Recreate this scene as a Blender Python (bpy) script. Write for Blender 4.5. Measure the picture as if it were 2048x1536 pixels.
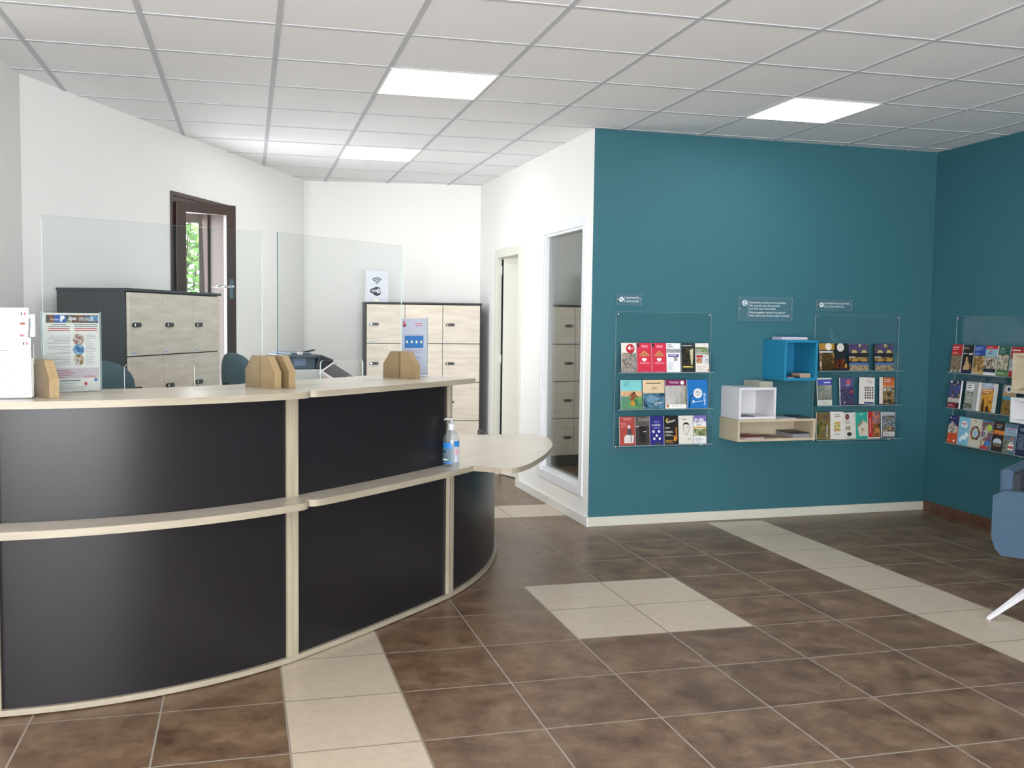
import bpy, bmesh, math, random
from mathutils import Matrix, Vector
random.seed(7)
PI = math.pi
for o in list(bpy.data.objects): bpy.data.objects.remove(o, do_unlink=True)
SC = bpy.context.scene
COL = SC.collection

# ------------------------------------------------------------ camera
F_PX, CX, CY = 1928.96, 967.63, 768.0
YAW, PITCH, ROLL, CAM_H, CEIL = 0.24854, 0.06659, 0.01146, 1.46533, 2.79679
def _basis():
    cy, sy, cp, sp = math.cos(YAW), math.sin(YAW), math.cos(PITCH), math.sin(PITCH)
    f = Vector((sy*cp, cy*cp, -sp)); r = Vector((cy, -sy, 0)); u = r.cross(f)
    c, s = math.cos(ROLL), math.sin(ROLL)
    return c*r + s*u, -s*r + c*u, f
CR, CU, CF = _basis()
cam_d = bpy.data.cameras.new('camera'); cam = bpy.data.objects.new('camera', cam_d); COL.objects.link(cam)
m = Matrix(((CR.x, CU.x, -CF.x, 0), (CR.y, CU.y, -CF.y, 0), (CR.z, CU.z, -CF.z, CAM_H), (0, 0, 0, 1)))
cam.matrix_world = m
cam_d.sensor_width = 36; cam_d.lens = F_PX*36/2048; cam_d.shift_x = (1024-CX)/2048; cam_d.clip_start = .05; cam_d.clip_end = 200
SC.camera = cam

# ------------------------------------------------------------ world, lights, exposure
w = bpy.data.worlds.new('sky'); SC.world = w; w.use_nodes = True
bg = w.node_tree.nodes['Background']; bg.inputs[0].default_value = (.93, .97, 1, 1); bg.inputs[1].default_value = 4.0
SC.view_settings.view_transform = 'Standard'; SC.view_settings.look = 'None'
SC.view_settings.gamma = 1; SC.view_settings.use_curve_mapping = False
SC.view_settings.exposure = 0.40
def area(name, loc, direction, sx, sy, power, color=(1, 1, 1), spread=PI):
    l = bpy.data.lights.new(name, 'AREA'); l.shape = 'RECTANGLE'; l.size = sx; l.size_y = sy
    l.energy = power; l.color = color; l.spread = spread
    o = bpy.data.objects.new(name, l); COL.objects.link(o); o.location = loc
    o.rotation_euler = Vector(direction).to_track_quat('-Z', 'Y').to_euler()
    return o
# daylight entering through the windows of the unseen street side (behind the camera)
area('daylight_rear_window', (-.1, -2.9, 1.3), (-.02, 1, .80), 4.4, 2.4, 400, (.97, .98, 1))
# daylight entering through the open casement behind the desk
area('daylight_casement', (-.40, 7.95, 1.2), (.9, -.43, .03), .8, 2.1, 40, (.92, .95, 1))

# ------------------------------------------------------------ materials
def lin(c):
    if isinstance(c, str):
        c = tuple(int(c[i:i+2], 16)/255 for i in (0, 2, 4))
    return tuple((x/12.92 if x <= .04045 else ((x+.055)/1.055)**2.4) for x in c) + (1,)
MC = {}
def mat(name, color, rough=.6, metal=0, spec=.5, coat=0, noise=0, nscale=30, bump=0, bscale=200):
    if name in MC: return MC[name]
    M = bpy.data.materials.new(name); M.use_nodes = True; nt = M.node_tree; b = nt.nodes['Principled BSDF']
    c = lin(color); b.inputs['Base Color'].default_value = c; b.inputs['Roughness'].default_value = rough
    b.inputs['Metallic'].default_value = metal; b.inputs['Specular IOR Level'].default_value = spec
    b.inputs['Coat Weight'].default_value = coat; b.inputs['Coat Roughness'].default_value = .08
    if noise or bump:
        tc = nt.nodes.new('ShaderNodeTexCoord')
    if noise:
        n = nt.nodes.new('ShaderNodeTexNoise'); n.inputs['Scale'].default_value = nscale; n.inputs['Detail'].default_value = 6
        nt.links.new(tc.outputs['Object'], n.inputs['Vector'])
        r = nt.nodes.new('ShaderNodeValToRGB')
        r.color_ramp.elements[0].position = .3; r.color_ramp.elements[1].position = .7
        r.color_ramp.elements[0].color = tuple(x*(1-noise) for x in c[:3])+(1,)
        r.color_ramp.elements[1].color = tuple(min(1, x*(1+noise)) for x in c[:3])+(1,)
        nt.links.new(n.outputs['Fac'], r.inputs['Fac']); nt.links.new(r.outputs['Color'], b.inputs['Base Color'])
    if bump:
        n2 = nt.nodes.new('ShaderNodeTexNoise'); n2.inputs['Scale'].default_value = bscale; n2.inputs['Detail'].default_value = 3
        nt.links.new(tc.outputs['Object'], n2.inputs['Vector'])
        bp = nt.nodes.new('ShaderNodeBump'); bp.inputs['Strength'].default_value = bump; bp.inputs['Distance'].default_value = .002
        nt.links.new(n2.outputs['Fac'], bp.inputs['Height']); nt.links.new(bp.outputs['Normal'], b.inputs['Normal'])
    MC[name] = M; return M
def wood(name, c1, c2, rough=.45, axis=2, k=14, spec=.5):
    """laminate with fine grain running across `axis`"""
    M = bpy.data.materials.new(name); M.use_nodes = True; nt = M.node_tree; b = nt.nodes['Principled BSDF']
    b.inputs['Roughness'].default_value = rough; b.inputs['Specular IOR Level'].default_value = spec
    tc = nt.nodes.new('ShaderNodeTexCoord'); mp = nt.nodes.new('ShaderNodeMapping')
    s = [1.2, 1.2, 1.2]; s[axis] = k; mp.inputs['Scale'].default_value = s
    n = nt.nodes.new('ShaderNodeTexNoise'); n.inputs['Scale'].default_value = 3; n.inputs['Detail'].default_value = 8; n.inputs['Roughness'].default_value = .6
    r = nt.nodes.new('ShaderNodeValToRGB'); r.color_ramp.elements[0].position = .35; r.color_ramp.elements[1].position = .65
    r.color_ramp.elements[0].color = lin(c1); r.color_ramp.elements[1].color = lin(c2)
    nt.links.new(tc.outputs['Object'], mp.inputs['Vector']); nt.links.new(mp.outputs['Vector'], n.inputs['Vector'])
    nt.links.new(n.outputs['Fac'], r.inputs['Fac']); nt.links.new(r.outputs['Color'], b.inputs['Base Color'])
    return M
def glassy(name, tint=(.97, .985, .98), rough=.0, ior=1.45, haze=0, hcol=(1, 1, 1)):
    M = bpy.data.materials.new(name); M.use_nodes = True; nt = M.node_tree; nt.nodes.clear()
    out = nt.nodes.new('ShaderNodeOutputMaterial'); t = nt.nodes.new('ShaderNodeBsdfTransparent'); g = nt.nodes.new('ShaderNodeBsdfGlossy')
    f = nt.nodes.new('ShaderNodeFresnel'); mx = nt.nodes.new('ShaderNodeMixShader')
    # thin sheet: the same reflectance from either side of a face
    ge = nt.nodes.new('ShaderNodeNewGeometry'); io = nt.nodes.new('ShaderNodeMath'); io.operation = 'MULTIPLY_ADD'
    io.inputs[1].default_value = 1/ior-ior; io.inputs[2].default_value = ior
    nt.links.new(ge.outputs['Backfacing'], io.inputs[0]); nt.links.new(io.outputs[0], f.inputs['IOR'])
    t.inputs[0].default_value = tint+(1,); g.inputs['Roughness'].default_value = rough; f.inputs['IOR'].default_value = ior
    nt.links.new(f.outputs[0], mx.inputs[0]); nt.links.new(t.outputs[0], mx.inputs[1]); nt.links.new(g.outputs[0], mx.inputs[2])
    last = mx
    if haze:
        d = nt.nodes.new('ShaderNodeBsdfDiffuse'); d.inputs[0].default_value = hcol+(1,)
        m2 = nt.nodes.new('ShaderNodeMixShader'); m2.inputs[0].default_value = haze
        nt.links.new(mx.outputs[0], m2.inputs[1]); nt.links.new(d.outputs[0], m2.inputs[2]); last = m2
    nt.links.new(last.outputs[0], out.inputs[0]); return M
def emis(name, color, strength):
    M = bpy.data.materials.new(name); M.use_nodes = True; nt = M.node_tree; nt.nodes.clear()
    out = nt.nodes.new('ShaderNodeOutputMaterial'); e = nt.nodes.new('ShaderNodeEmission')
    e.inputs[0].default_value = color+(1,); e.inputs[1].default_value = strength
    nt.links.new(e.outputs[0], out.inputs[0]); return M
def photo(cols, scale=28, seed=0, zgrad=None):
    """a printed picture: blotches of the given colours"""
    M = bpy.data.materials.new('print_'+'_'.join(cols)[:40]); M.use_nodes = True; nt = M.node_tree; b = nt.nodes['Principled BSDF']
    b.inputs['Roughness'].default_value = .35
    tc = nt.nodes.new('ShaderNodeTexCoord'); mp = nt.nodes.new('ShaderNodeMapping')
    mp.inputs['Location'].default_value = (seed*1.7, seed*.9, seed*2.3)
    n = nt.nodes.new('ShaderNodeTexNoise'); n.inputs['Scale'].default_value = scale*.6; n.inputs['Detail'].default_value = 3; n.inputs['Roughness'].default_value = .6
    r = nt.nodes.new('ShaderNodeValToRGB'); cr = r.color_ramp; k = len(cols)
    cr.elements[0].position = .34; cr.elements[0].color = lin(cols[0]); cr.elements[1].position = .66; cr.elements[1].color = lin(cols[-1])
    for i, c in enumerate(cols[1:-1]):
        e = cr.elements.new(.34+.32*(i+1)/(k-1)); e.color = lin(c)
    nt.links.new(tc.outputs['Object'], mp.inputs['Vector']); nt.links.new(mp.outputs['Vector'], n.inputs['Vector'])
    nt.links.new(n.outputs['Fac'], r.inputs['Fac']); nt.links.new(r.outputs['Color'], b.inputs['Base Color'])
    return M

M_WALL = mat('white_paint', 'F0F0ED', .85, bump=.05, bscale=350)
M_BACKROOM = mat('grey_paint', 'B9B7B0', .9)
M_BLUE = mat('teal_paint', '366974', .62, spec=.35, bump=.05, bscale=350)
M_TRIMW = mat('white_gloss_trim', 'E6E6E2', .35)
M_PVC = mat('white_pvc', 'EDF0F4', .3)
M_CREAM = mat('cream_door_paint', 'DCDCD0', .45)
M_LAM = wood('ash_laminate', 'B9AC94', 'CBBFA9', .38, 2, 1.2)
M_LAMV = wood('ash_laminate_upright', '988F7B', 'AAA18D', .42, 0, 9)
M_LAMTOP = wood('ash_laminate_top', 'CABFAE', 'D9D0C2', .3, 1, 6)
M_EDGE = wood('ash_edge_band', '9A907E', 'AAA08E', .45, 2, 10)
M_BLACK = mat('anthracite_laminate', '201E21', .3, spec=.3)
M_LOCKW = wood('pale_oak_door', 'D2C7B5', 'E4DBCD', .42, 2, 8)
M_LOCKB = mat('slate_carcass', '403F40', .6, noise=.12, nscale=60)
M_LOCKP = mat('lock_plastic', '15161B', .35)
M_CHROME = mat('chrome', 'D8DADC', .12, 1)
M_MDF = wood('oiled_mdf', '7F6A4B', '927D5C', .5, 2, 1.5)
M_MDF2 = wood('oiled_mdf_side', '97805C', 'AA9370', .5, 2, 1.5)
M_GLASS = glassy('clear_glass', (.98, .988, .985))
M_GEDGE = mat('glass_edge', 'C6D6D2', .2, spec=.6)
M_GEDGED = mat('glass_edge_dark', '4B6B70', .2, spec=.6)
M_ACR = glassy('clear_acrylic', (.975, .985, .985), ior=1.32)
M_ACRE = glassy('acrylic_edge', (.62, .76, .78), ior=1.5, haze=.3, hcol=(.7, .82, .85))
M_PAPER = mat('white_paper', 'DADCE6', .7)
M_INK = mat('grey_ink', '6E7078', .8)
M_INKL = mat('light_grey_ink', 'A9ABB2', .8)
M_INKB = mat('black_ink', '26262B', .7)
M_RED = mat('red_ink', 'C23240', .5)
M_REDB = mat('bright_red_ink', 'D03048', .45)
M_WHITE = mat('white_ink', 'F2F2F0', .5)
M_VINYL = mat('white_vinyl', 'E4ECEE', .5)
M_BROWN = mat('brown_frame_paint', '46352F', .4)
M_TEALF = mat('petrol_upholstery', '4C6066', .9, noise=.18, nscale=400, bump=.3, bscale=900)
M_BLUEF = mat('blue_upholstery', '435A70', .92, noise=.25, nscale=260, bump=.4, bscale=700)
M_SHADEF = mat('shaded_inner_upholstery', '30363C', .92, noise=.2, nscale=260, bump=.3, bscale=700)  # armchair's inner back: its shade is put into the fabric colour
M_BLKP = mat('black_plastic', '17181C', .4)
M_WHTM = mat('white_metal', 'E8E6EC', .35)
M_CEILT = mat('ceiling_tile', 'F0F0F1', .9, bump=.15, bscale=500)
M_GRID = mat('ceiling_grid_metal', 'C3C6CB', .65, spec=.2)
M_LED = emis('led_panel', (.96, .985, 1), 9.0)

# floor tiles
def floor_mat():
    M = bpy.data.materials.new('floor_tiles'); M.use_nodes = True; nt = M.node_tree; N = nt.nodes; L = nt.links; b = N['Principled BSDF']
    def math_(op, a, bb=None, c=None):
        n = N.new('ShaderNodeMath'); n.operation = op
        for i, v in enumerate((a, bb, c)):
            if v is None: continue
            if isinstance(v, (int, float)): n.inputs[i].default_value = v
            else: L.new(v, n.inputs[i])
        return n.outputs[0]
    tc = N.new('ShaderNodeTexCoord'); sx = N.new('ShaderNodeSeparateXYZ'); L.new(tc.outputs['Object'], sx.inputs[0])
    u = math_('DIVIDE', math_('SUBTRACT', sx.outputs[0], 1.50981), .45)
    v = math_('DIVIDE', math_('SUBTRACT', 5.01631, sx.outputs[1]), .45)
    i, j = math_('FLOOR', u), math_('FLOOR', v); fu, fv = math_('FRACT', u), math_('FRACT', v)
    def grout(f):
        return math_('GREATER_THAN', math_('ABSOLUTE', math_('SUBTRACT', f, .5)), .5-.0075)
    g = math_('MAXIMUM', grout(fu), grout(fv))
    def eq(a, k): return math_('COMPARE', a, k, .1)
    def rng(a, lo, hi): return math_('MULTIPLY', math_('GREATER_THAN', a, lo-.5), math_('LESS_THAN', a, hi+.5))
    strip = math_('MAXIMUM', eq(i, -3), eq(i, 4))
    strip = math_('MULTIPLY', strip, math_('GREATER_THAN', j, -3.6))
    strip = math_('MAXIMUM', strip, math_('MULTIPLY', eq(i, -3), math_('GREATER_THAN', j, -4.6)))
    sq = math_('MULTIPLY', rng(i, 0, 1), rng(j, 0, 1))
    row = math_('MULTIPLY', eq(j, -5), math_('LESS_THAN', i, 2.5))
    beige = math_('MAXIMUM', math_('MAXIMUM', strip, sq), row)
    cmb = N.new('ShaderNodeCombineXYZ'); L.new(i, cmb.inputs[0]); L.new(j, cmb.inputs[1])
    wn = N.new('ShaderNodeTexWhiteNoise'); wn.noise_dimensions = '3D'; L.new(cmb.outputs[0], wn.inputs['Vector'])
    off = N.new('ShaderNodeVectorMath'); off.operation = 'MULTIPLY_ADD'; L.new(wn.outputs['Color'], off.inputs[0]); off.inputs[1].default_value = (7, 7, 7); L.new(tc.outputs['Object'], off.inputs[2])
    n1 = N.new('ShaderNodeTexNoise'); n1.inputs['Scale'].default_value = 6.5; n1.inputs['Detail'].default_value = 12; n1.inputs['Roughness'].default_value = .72; L.new(off.outputs[0], n1.inputs['Vector'])
    r1 = N.new('ShaderNodeValToRGB'); L.new(n1.outputs['Fac'], r1.inputs['Fac']); cr = r1.color_ramp
    cr.elements[0].position = .32; cr.elements[0].color = lin('564031'); cr.elements[1].position = .68; cr.elements[1].color = lin('90785F')
    e = cr.elements.new(.5); e.color = lin('765D48')
    n2 = N.new('ShaderNodeTexNoise'); n2.inputs['Scale'].default_value = 22; n2.inputs['Detail'].default_value = 10; n2.inputs['Roughness'].default_value = .7; L.new(off.outputs[0], n2.inputs['Vector'])
    r2 = N.new('ShaderNodeValToRGB'); L.new(n2.outputs['Fac'], r2.inputs['Fac']); cr = r2.color_ramp
    cr.elements[0].position = .35; cr.elements[0].color = lin('C4B5A0'); cr.elements[1].position = .65; cr.elements[1].color = lin('CEC0AC')
    mx = N.new('ShaderNodeMix'); mx.data_type = 'RGBA'; L.new(beige, mx.inputs[0]); L.new(r1.outputs[0], mx.inputs[6]); L.new(r2.outputs[0], mx.inputs[7])
    # slight tile to tile shade
    hs = N.new('ShaderNodeHueSaturation'); L.new(mx.outputs[2], hs.inputs['Color']); L.new(math_('MULTIPLY_ADD', wn.outputs['Value'], .09, .95), hs.inputs['Value'])
    gm = N.new('ShaderNodeMix'); gm.data_type = 'RGBA'; L.new(g, gm.inputs[0]); L.new(hs.outputs[0], gm.inputs[6])
    gc = N.new('ShaderNodeMix'); gc.data_type = 'RGBA'; L.new(beige, gc.inputs[0]); gc.inputs[6].default_value = lin('A0988E'); gc.inputs[7].default_value = lin('8C8170')
    L.new(gc.outputs[2], gm.inputs[7]); L.new(gm.outputs[2], b.inputs['Base Color'])
    rr = math_('MULTIPLY_ADD', n1.outputs['Fac'], .25, .22); L.new(math_('MAXIMUM', rr, math_('MULTIPLY', g, .8)), b.inputs['Roughness'])
    b.inputs['Specular IOR Level'].default_value = .45
    bp = N.new('ShaderNodeBump'); bp.inputs['Strength'].default_value = .35; bp.inputs['Distance'].default_value = .002
    L.new(math_('SUBTRACT', math_('MULTIPLY', n1.outputs['Fac'], .3), g), bp.inputs['Height']); L.new(bp.outputs[0], b.inputs['Normal'])
    return M
M_FLOOR = floor_mat()

# ------------------------------------------------------------ mesh builder
class G:
    def __init__(s, T=None): s.v = []; s.f = []; s.fm = []; s.fs = []; s.mats = []; s.T = T or Matrix()
    def mi(s, m):
        if m not in s.mats: s.mats.append(m)
        return s.mats.index(m)
    def add(s, vs, fs, m, smooth=False):
        n = len(s.v); k = s.mi(m)
        s.v += [s.T @ Vector(p) for p in vs]
        for f in fs: s.f.append([n+i for i in f]); s.fm.append(k); s.fs.append(smooth)
    def box(s, a, b, m, front=None):
        x0, y0, z0 = a; x1, y1, z1 = b
        v = [(x0, y0, z0), (x1, y0, z0), (x1, y1, z0), (x0, y1, z0), (x0, y0, z1), (x1, y0, z1), (x1, y1, z1), (x0, y1, z1)]
        s.add(v, [(0, 3, 2, 1), (4, 5, 6, 7), (0, 1, 5, 4), (1, 2, 6, 5), (2, 3, 7, 6), (3, 0, 4, 7)], m)
        if front: s.fm[-4] = s.mi(front)          # the -y face
    def prism(s, poly, z0, z1, m, side=None, smooth=False):
        n = len(poly); A = sum(poly[i][0]*poly[(i+1) % n][1]-poly[(i+1) % n][0]*poly[i][1] for i in range(n))
        if A < 0: poly = poly[::-1]
        v = [(x, y, z0) for x, y in poly]+[(x, y, z1) for x, y in poly]
        s.add(v, [tuple(range(n))[::-1], tuple(range(n, 2*n))], m)
        s.add(v, [(i, (i+1) % n, n+(i+1) % n, n+i) for i in range(n)], side or m, smooth)
    def hprism(s, poly, y0, y1, m, side=None):
        """polygon in xz, extruded along y"""
        T = s.T; s.T = T @ Matrix(((1, 0, 0, 0), (0, 0, -1, 0), (0, 1, 0, 0), (0, 0, 0, 1))); s.prism(poly, -y1, -y0, m, side); s.T = T
    def lathe(s, prof, m, c=(0, 0, 0), n=28, smooth=True):
        v = []; f = []; k = len(prof)
        for i in range(n):
            a = 2*PI*i/n
            for r, z in prof: v.append((c[0]+r*math.cos(a), c[1]+r*math.sin(a), c[2]+z))
        for i in range(n):
            j = (i+1) % n
            for q in range(k-1): f.append((i*k+q, j*k+q, j*k+q+1, i*k+q+1))
        s.add(v, f, m, smooth)
    def tube(s, pts, r, m, n=10, smooth=True, caps=True):
        pts = [Vector(p) for p in pts]; k = len(pts); v = []; f = []; up = None
        rs = r if isinstance(r, (list, tuple)) else [r]*k
        for i, p in enumerate(pts):
            d = (pts[min(i+1, k-1)]-pts[max(i-1, 0)]).normalized()
            if up is None:
                up = Vector((0, 0, 1)) if abs(d.z) < .9 else Vector((1, 0, 0))
            a = d.cross(up).normalized(); b = a.cross(d).normalized(); up = b
            for q in range(n):
                t = 2*PI*q/n; v.append(p+rs[i]*(math.cos(t)*a+math.sin(t)*b))
        for i in range(k-1):
            for q in range(n): f.append((i*n+q, i*n+(q+1) % n, (i+1)*n+(q+1) % n, (i+1)*n+q))
        if caps: f.append(tuple(range(n))[::-1]); f.append(tuple((k-1)*n+q for q in range(n)))
        s.add(v, f, m, smooth)
    def disc(s, c, r, y, m, n=24, sz=1):
        """disc in the xz plane facing -y"""
        v = [(c[0]+r*math.cos(-2*PI*i/n), y, c[1]+r*sz*math.sin(-2*PI*i/n)) for i in range(n)]
        s.add(v, [tuple(range(n))[::-1]], m)
    def rect(s, x0, z0, x1, z1, y, m):
        s.add([(x0, y, z0), (x1, y, z0), (x1, y, z1), (x0, y, z1)], [(0, 1, 2, 3)], m)
    def poly(s, pts, y, m):
        s.add([(a, y, b) for a, b in pts], [tuple(range(len(pts)))], m)
    def text(s, t, x, z, size, y, m, align='LEFT', rot=0, width=None, bold=0):
        c = bpy.data.curves.new('lettering', 'FONT'); c.body = t; c.size = size; c.align_x = align; c.resolution_u = 2; c.offset = bold*size
        ob = bpy.data.objects.new('lettering', c); me = ob.to_mesh()
        if len(me.vertices):
            k = 1
            xs = [p.co.x for p in me.vertices]; wd = max(xs)-min(xs)
            if width and wd > 0: k = width/wd
            ca, sa = math.cos(rot), math.sin(rot)
            vs = [(x+k*p.co.x*ca-p.co.y*sa, y, z+k*p.co.x*sa+p.co.y*ca) for p in me.vertices]
            s.add(vs, [tuple(q.vertices) for q in me.polygons], m)
        ob.to_mesh_clear(); bpy.data.objects.remove(ob); bpy.data.curves.remove(c)
    def lines(s, x0, z0, x1, z1, n, y, m, th=.35, seed=0, just='l'):
        """n rows of small print"""
        rr = random.Random(seed); h = (z1-z0)/n
        for i in range(n):
            z = z1-h*(i+1); w_ = (x1-x0)*(rr.uniform(.6, 1) if i % 4 != 3 else rr.uniform(.3, .7))
            a = x0 if just == 'l' else (x1-w_ if just == 'r' else (x0+x1-w_)/2)
            s.rect(a, z+h*.3, a+w_, z+h*(.3+th), y, m)
    def obj(s, name, parent=None, loc=(0, 0, 0), rot=(0, 0, 0), bevel=0, seg=2, subsurf=0):
        me = bpy.data.meshes.new(name); me.from_pydata([tuple(p) for p in s.v], [], s.f)
        for mm in s.mats: me.materials.append(mm)
        for p, k, sm in zip(me.polygons, s.fm, s.fs): p.material_index = k; p.use_smooth = sm
        me.update(); o = bpy.data.objects.new(name, me); COL.objects.link(o); o.parent = parent; o.location = loc; o.rotation_euler = rot
        if bevel:
            b = o.modifiers.new('edge', 'BEVEL'); b.width = bevel; b.segments = seg; b.limit_method = 'ANGLE'; b.angle_limit = math.radians(40); b.harden_normals = False
        if subsurf:
            q = o.modifiers.new('round', 'SUBSURF'); q.levels = subsurf; q.render_levels = subsurf
        return o
def tag(o, label=None, cat=None, group=None, kind=None):
    if label: o['label'] = label
    if cat: o['category'] = cat
    if group: o['group'] = group
    if kind: o['kind'] = kind
    return o
def thing(name, label, cat, loc=(0, 0, 0), rotz=0, group=None, rot=None):
    o = bpy.data.objects.new(name, None); COL.objects.link(o); o.empty_display_size = .05
    o.location = loc; o.rotation_euler = rot or (0, 0, rotz); return tag(o, label, cat, group)
def struct(o): o['kind'] = 'structure'; return o

# ------------------------------------------------------------ room shell
W1 = Vector((2.4017, 6.4075)); W2 = Vector((5.2613, 6.4981)); W0 = Vector((2.347, 9.454))   # corners in plan
B0 = Vector((.6253, 9.674)); D0 = Vector((-1.178, 5.93)); S0 = Vector((-1.262, 5.05))
RA = Vector((4.90, -3.0))
def wallbox(name, A, B, t, m, holes=(), back=None, z1=CEIL+.02, side=1, label=None):
    """wall from A to B (plan), inner face on the A-B line, thickness t towards the left of A->B times side"""
    A, B = Vector(A), Vector(B); L = (B-A).length; d = (B-A)/L; n = Vector((-d.y, d.x))*side
    T = Matrix(((d.x, n.x, 0, A.x), (d.y, n.y, 0, A.y), (0, 0, 1, 0), (0, 0, 0, 1)))
    xs = sorted({0, L, *[h[0] for h in holes], *[h[1] for h in holes]}); zs = sorted({0, z1, *[h[2] for h in holes], *[h[3] for h in holes]})
    g = G(T)
    def solid(i, k):
        if i < 0 or k < 0 or i >= len(xs)-1 or k >= len(zs)-1: return False
        cx, cz = (xs[i]+xs[i+1])/2, (zs[k]+zs[k+1])/2
        return not any(h[0] < cx < h[1] and h[2] < cz < h[3] for h in holes)
    bk = back or m
    for i in range(len(xs)-1):
        for k in range(len(zs)-1):
            if not solid(i, k): continue
            x0, x1, a, b = xs[i], xs[i+1], zs[k], zs[k+1]
            g.add([(x0, 0, a), (x1, 0, a), (x1, 0, b), (x0, 0, b)], [(0, 1, 2, 3)] if side > 0 else [(3, 2, 1, 0)], m)
            g.add([(x0, t, a), (x1, t, a), (x1, t, b), (x0, t, b)], [(3, 2, 1, 0)] if side > 0 else [(0, 1, 2, 3)], bk)
            for ok, q in ((solid(i-1, k), [(x0, 0, a), (x0, 0, b), (x0, t, b), (x0, t, a)]), (solid(i+1, k), [(x1, 0, a), (x1, t, a), (x1, t, b), (x1, 0, b)]),
                          (solid(i, k-1), [(x0, 0, a), (x0, t, a), (x1, t, a), (x1, 0, a)]), (solid(i, k+1), [(x0, 0, b), (x1, 0, b), (x1, t, b), (x0, t, b)])):
                if not ok: g.add(q, [(0, 1, 2, 3)], bk)
    return struct(g.obj(name)), T
g = G(); g.add([(-3.2, -3.6, 0), (6.2, -3.6, 0), (6.2, 10.4, 0), (-3.2, 10.4, 0)], [(0, 1, 2, 3)], M_FLOOR)
g.add([(-3.2, -3.6, -.1), (6.2, -3.6, -.1), (6.2, 10.4, -.1), (-3.2, 10.4, -.1)], [(3, 2, 1, 0)], M_WALL)
struct(g.obj('floor'))
# ceiling: tiles above a metal grid
CO = Vector((.78496, 5.19377)); CA = -.00826
g = G(); t0 = .004
g.add([(-3.2, -3.6, CEIL+t0), (6.2, -3.6, CEIL+t0), (6.2, 10.4, CEIL+t0), (-3.2, 10.4, CEIL+t0)], [(3, 2, 1, 0)], M_CEILT)
g.add([(-3.2, -3.6, CEIL+.2), (6.2, -3.6, CEIL+.2), (6.2, 10.4, CEIL+.2), (-3.2, 10.4, CEIL+.2)], [(0, 1, 2, 3)], M_CEILT)
struct(g.obj('ceiling'))
TC = Matrix.Translation((CO.x, CO.y, CEIL)) @ Matrix.Rotation(CA, 4, 'Z')
g = G(TC)
for i in range(-7, 10): g.box((i*.6-.012, -9, 0), (i*.6+.012, 5.2, .006), M_GRID)
for j in range(-15, 9):
    for i in range(-7, 9): g.box((i*.6+.012, j*.6-.012, .0005), (i*.6+.588, j*.6+.012, .006), M_GRID)
struct(g.obj('trim_1'))
# walls
wallbox('wall_teal_back', W1, W2, .12, M_BLUE, back=M_WALL)
wallbox('wall_teal_right', RA, W2+Vector((0, .0)), .15, M_BLUE, side=-1, back=M_WALL)
dW = (W0-W1).normalized(); nW = Vector((dW.y, -dW.x))          # along the white wall / into the room behind it
def sW(y): return (y-W1.y)/dW.y-.12
WIN = (sW(6.545), sW(7.50), .225, 2.185); DOOR = (sW(8.10), sW(8.80), 0, 2.06)
_, TW = wallbox('wall_white_corridor', W1+dW*.12, W0, .12, M_WALL, holes=[WIN, DOOR], side=-1)
wallbox('wall_white_end', W0, B0, .12, M_WALL, side=-1)
dD = (D0-B0).normalized()
sD = lambda P: (Vector(P)-B0).dot(dD)
CAS = (sD((-.065, 8.24)), sD((-.471, 7.40)), .05, 2.345)
_, TD = wallbox('wall_white_window', B0, D0, .22, M_WALL, holes=[CAS], side=-1)
wallbox('wall_white_side', D0, S0, .15, M_WALL, side=-1)
wallbox('wall_white_return', S0, (-2.6, 5.05), .15, M_WALL, side=-1)
wallbox('wall_west', (-2.6, 5.05), (-2.6, -3.0), .15, M_WALL, side=-1)
wallbox('wall_rear', (-2.6, -3.0), RA, .15, M_WALL, holes=[(.2, 4.8, .05, 2.5)], side=-1)
# room behind the glazed wall
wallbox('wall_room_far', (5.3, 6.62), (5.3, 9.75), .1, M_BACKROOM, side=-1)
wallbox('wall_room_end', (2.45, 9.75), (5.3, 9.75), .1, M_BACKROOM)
# skirting
def skirt(name, A, B, h, t, m, side=1, gaps=None):
    A, B = Vector(A), Vector(B); L = (B-A).length; d = (B-A)/L; n = Vector((d.y, -d.x))*side
    T = Matrix(((d.x, n.x, 0, A.x), (d.y, n.y, 0, A.y), (0, 0, 1, 0), (0, 0, 0, 1))); g = G(T)
    if gaps is None: g.box((0, 0, 0), (L, t, h), m)
    else:
        gr = mat('skirting_grout', 'C9C2B8', .8); x = gaps[0]; g.box((0, 0, 0), (x-.004, t, h), m)
        g.box((x-.004, 0, 0), (x, t-.002, h-.002), gr)
        while x < L:
            e = min(L, x+.446); g.box((x, 0, 0), (e, t, h), m); g.box((e, 0, 0), (e+.004, t-.002, h-.002), gr); x += .45
    o = g.obj(name, bevel=.002); o.data.update(); return struct(o)
skirt('baseboard_back', W1-Vector((.012, 0)), W2, .068, .013, mat('cream_skirting', 'D3D1C4', .4))
skirt('baseboard_corridor', W1-Vector((0, .013)), W1+dW*(DOOR[0]+.05), .068, .013, M_TRIMW, side=-1)
skirt('baseboard_right', W2-Vector((0, .02)), RA, .078, .011, mat('brown_skirting_tile', '5E4030', .4, noise=.25, nscale=12), gaps=(.06,))

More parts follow.
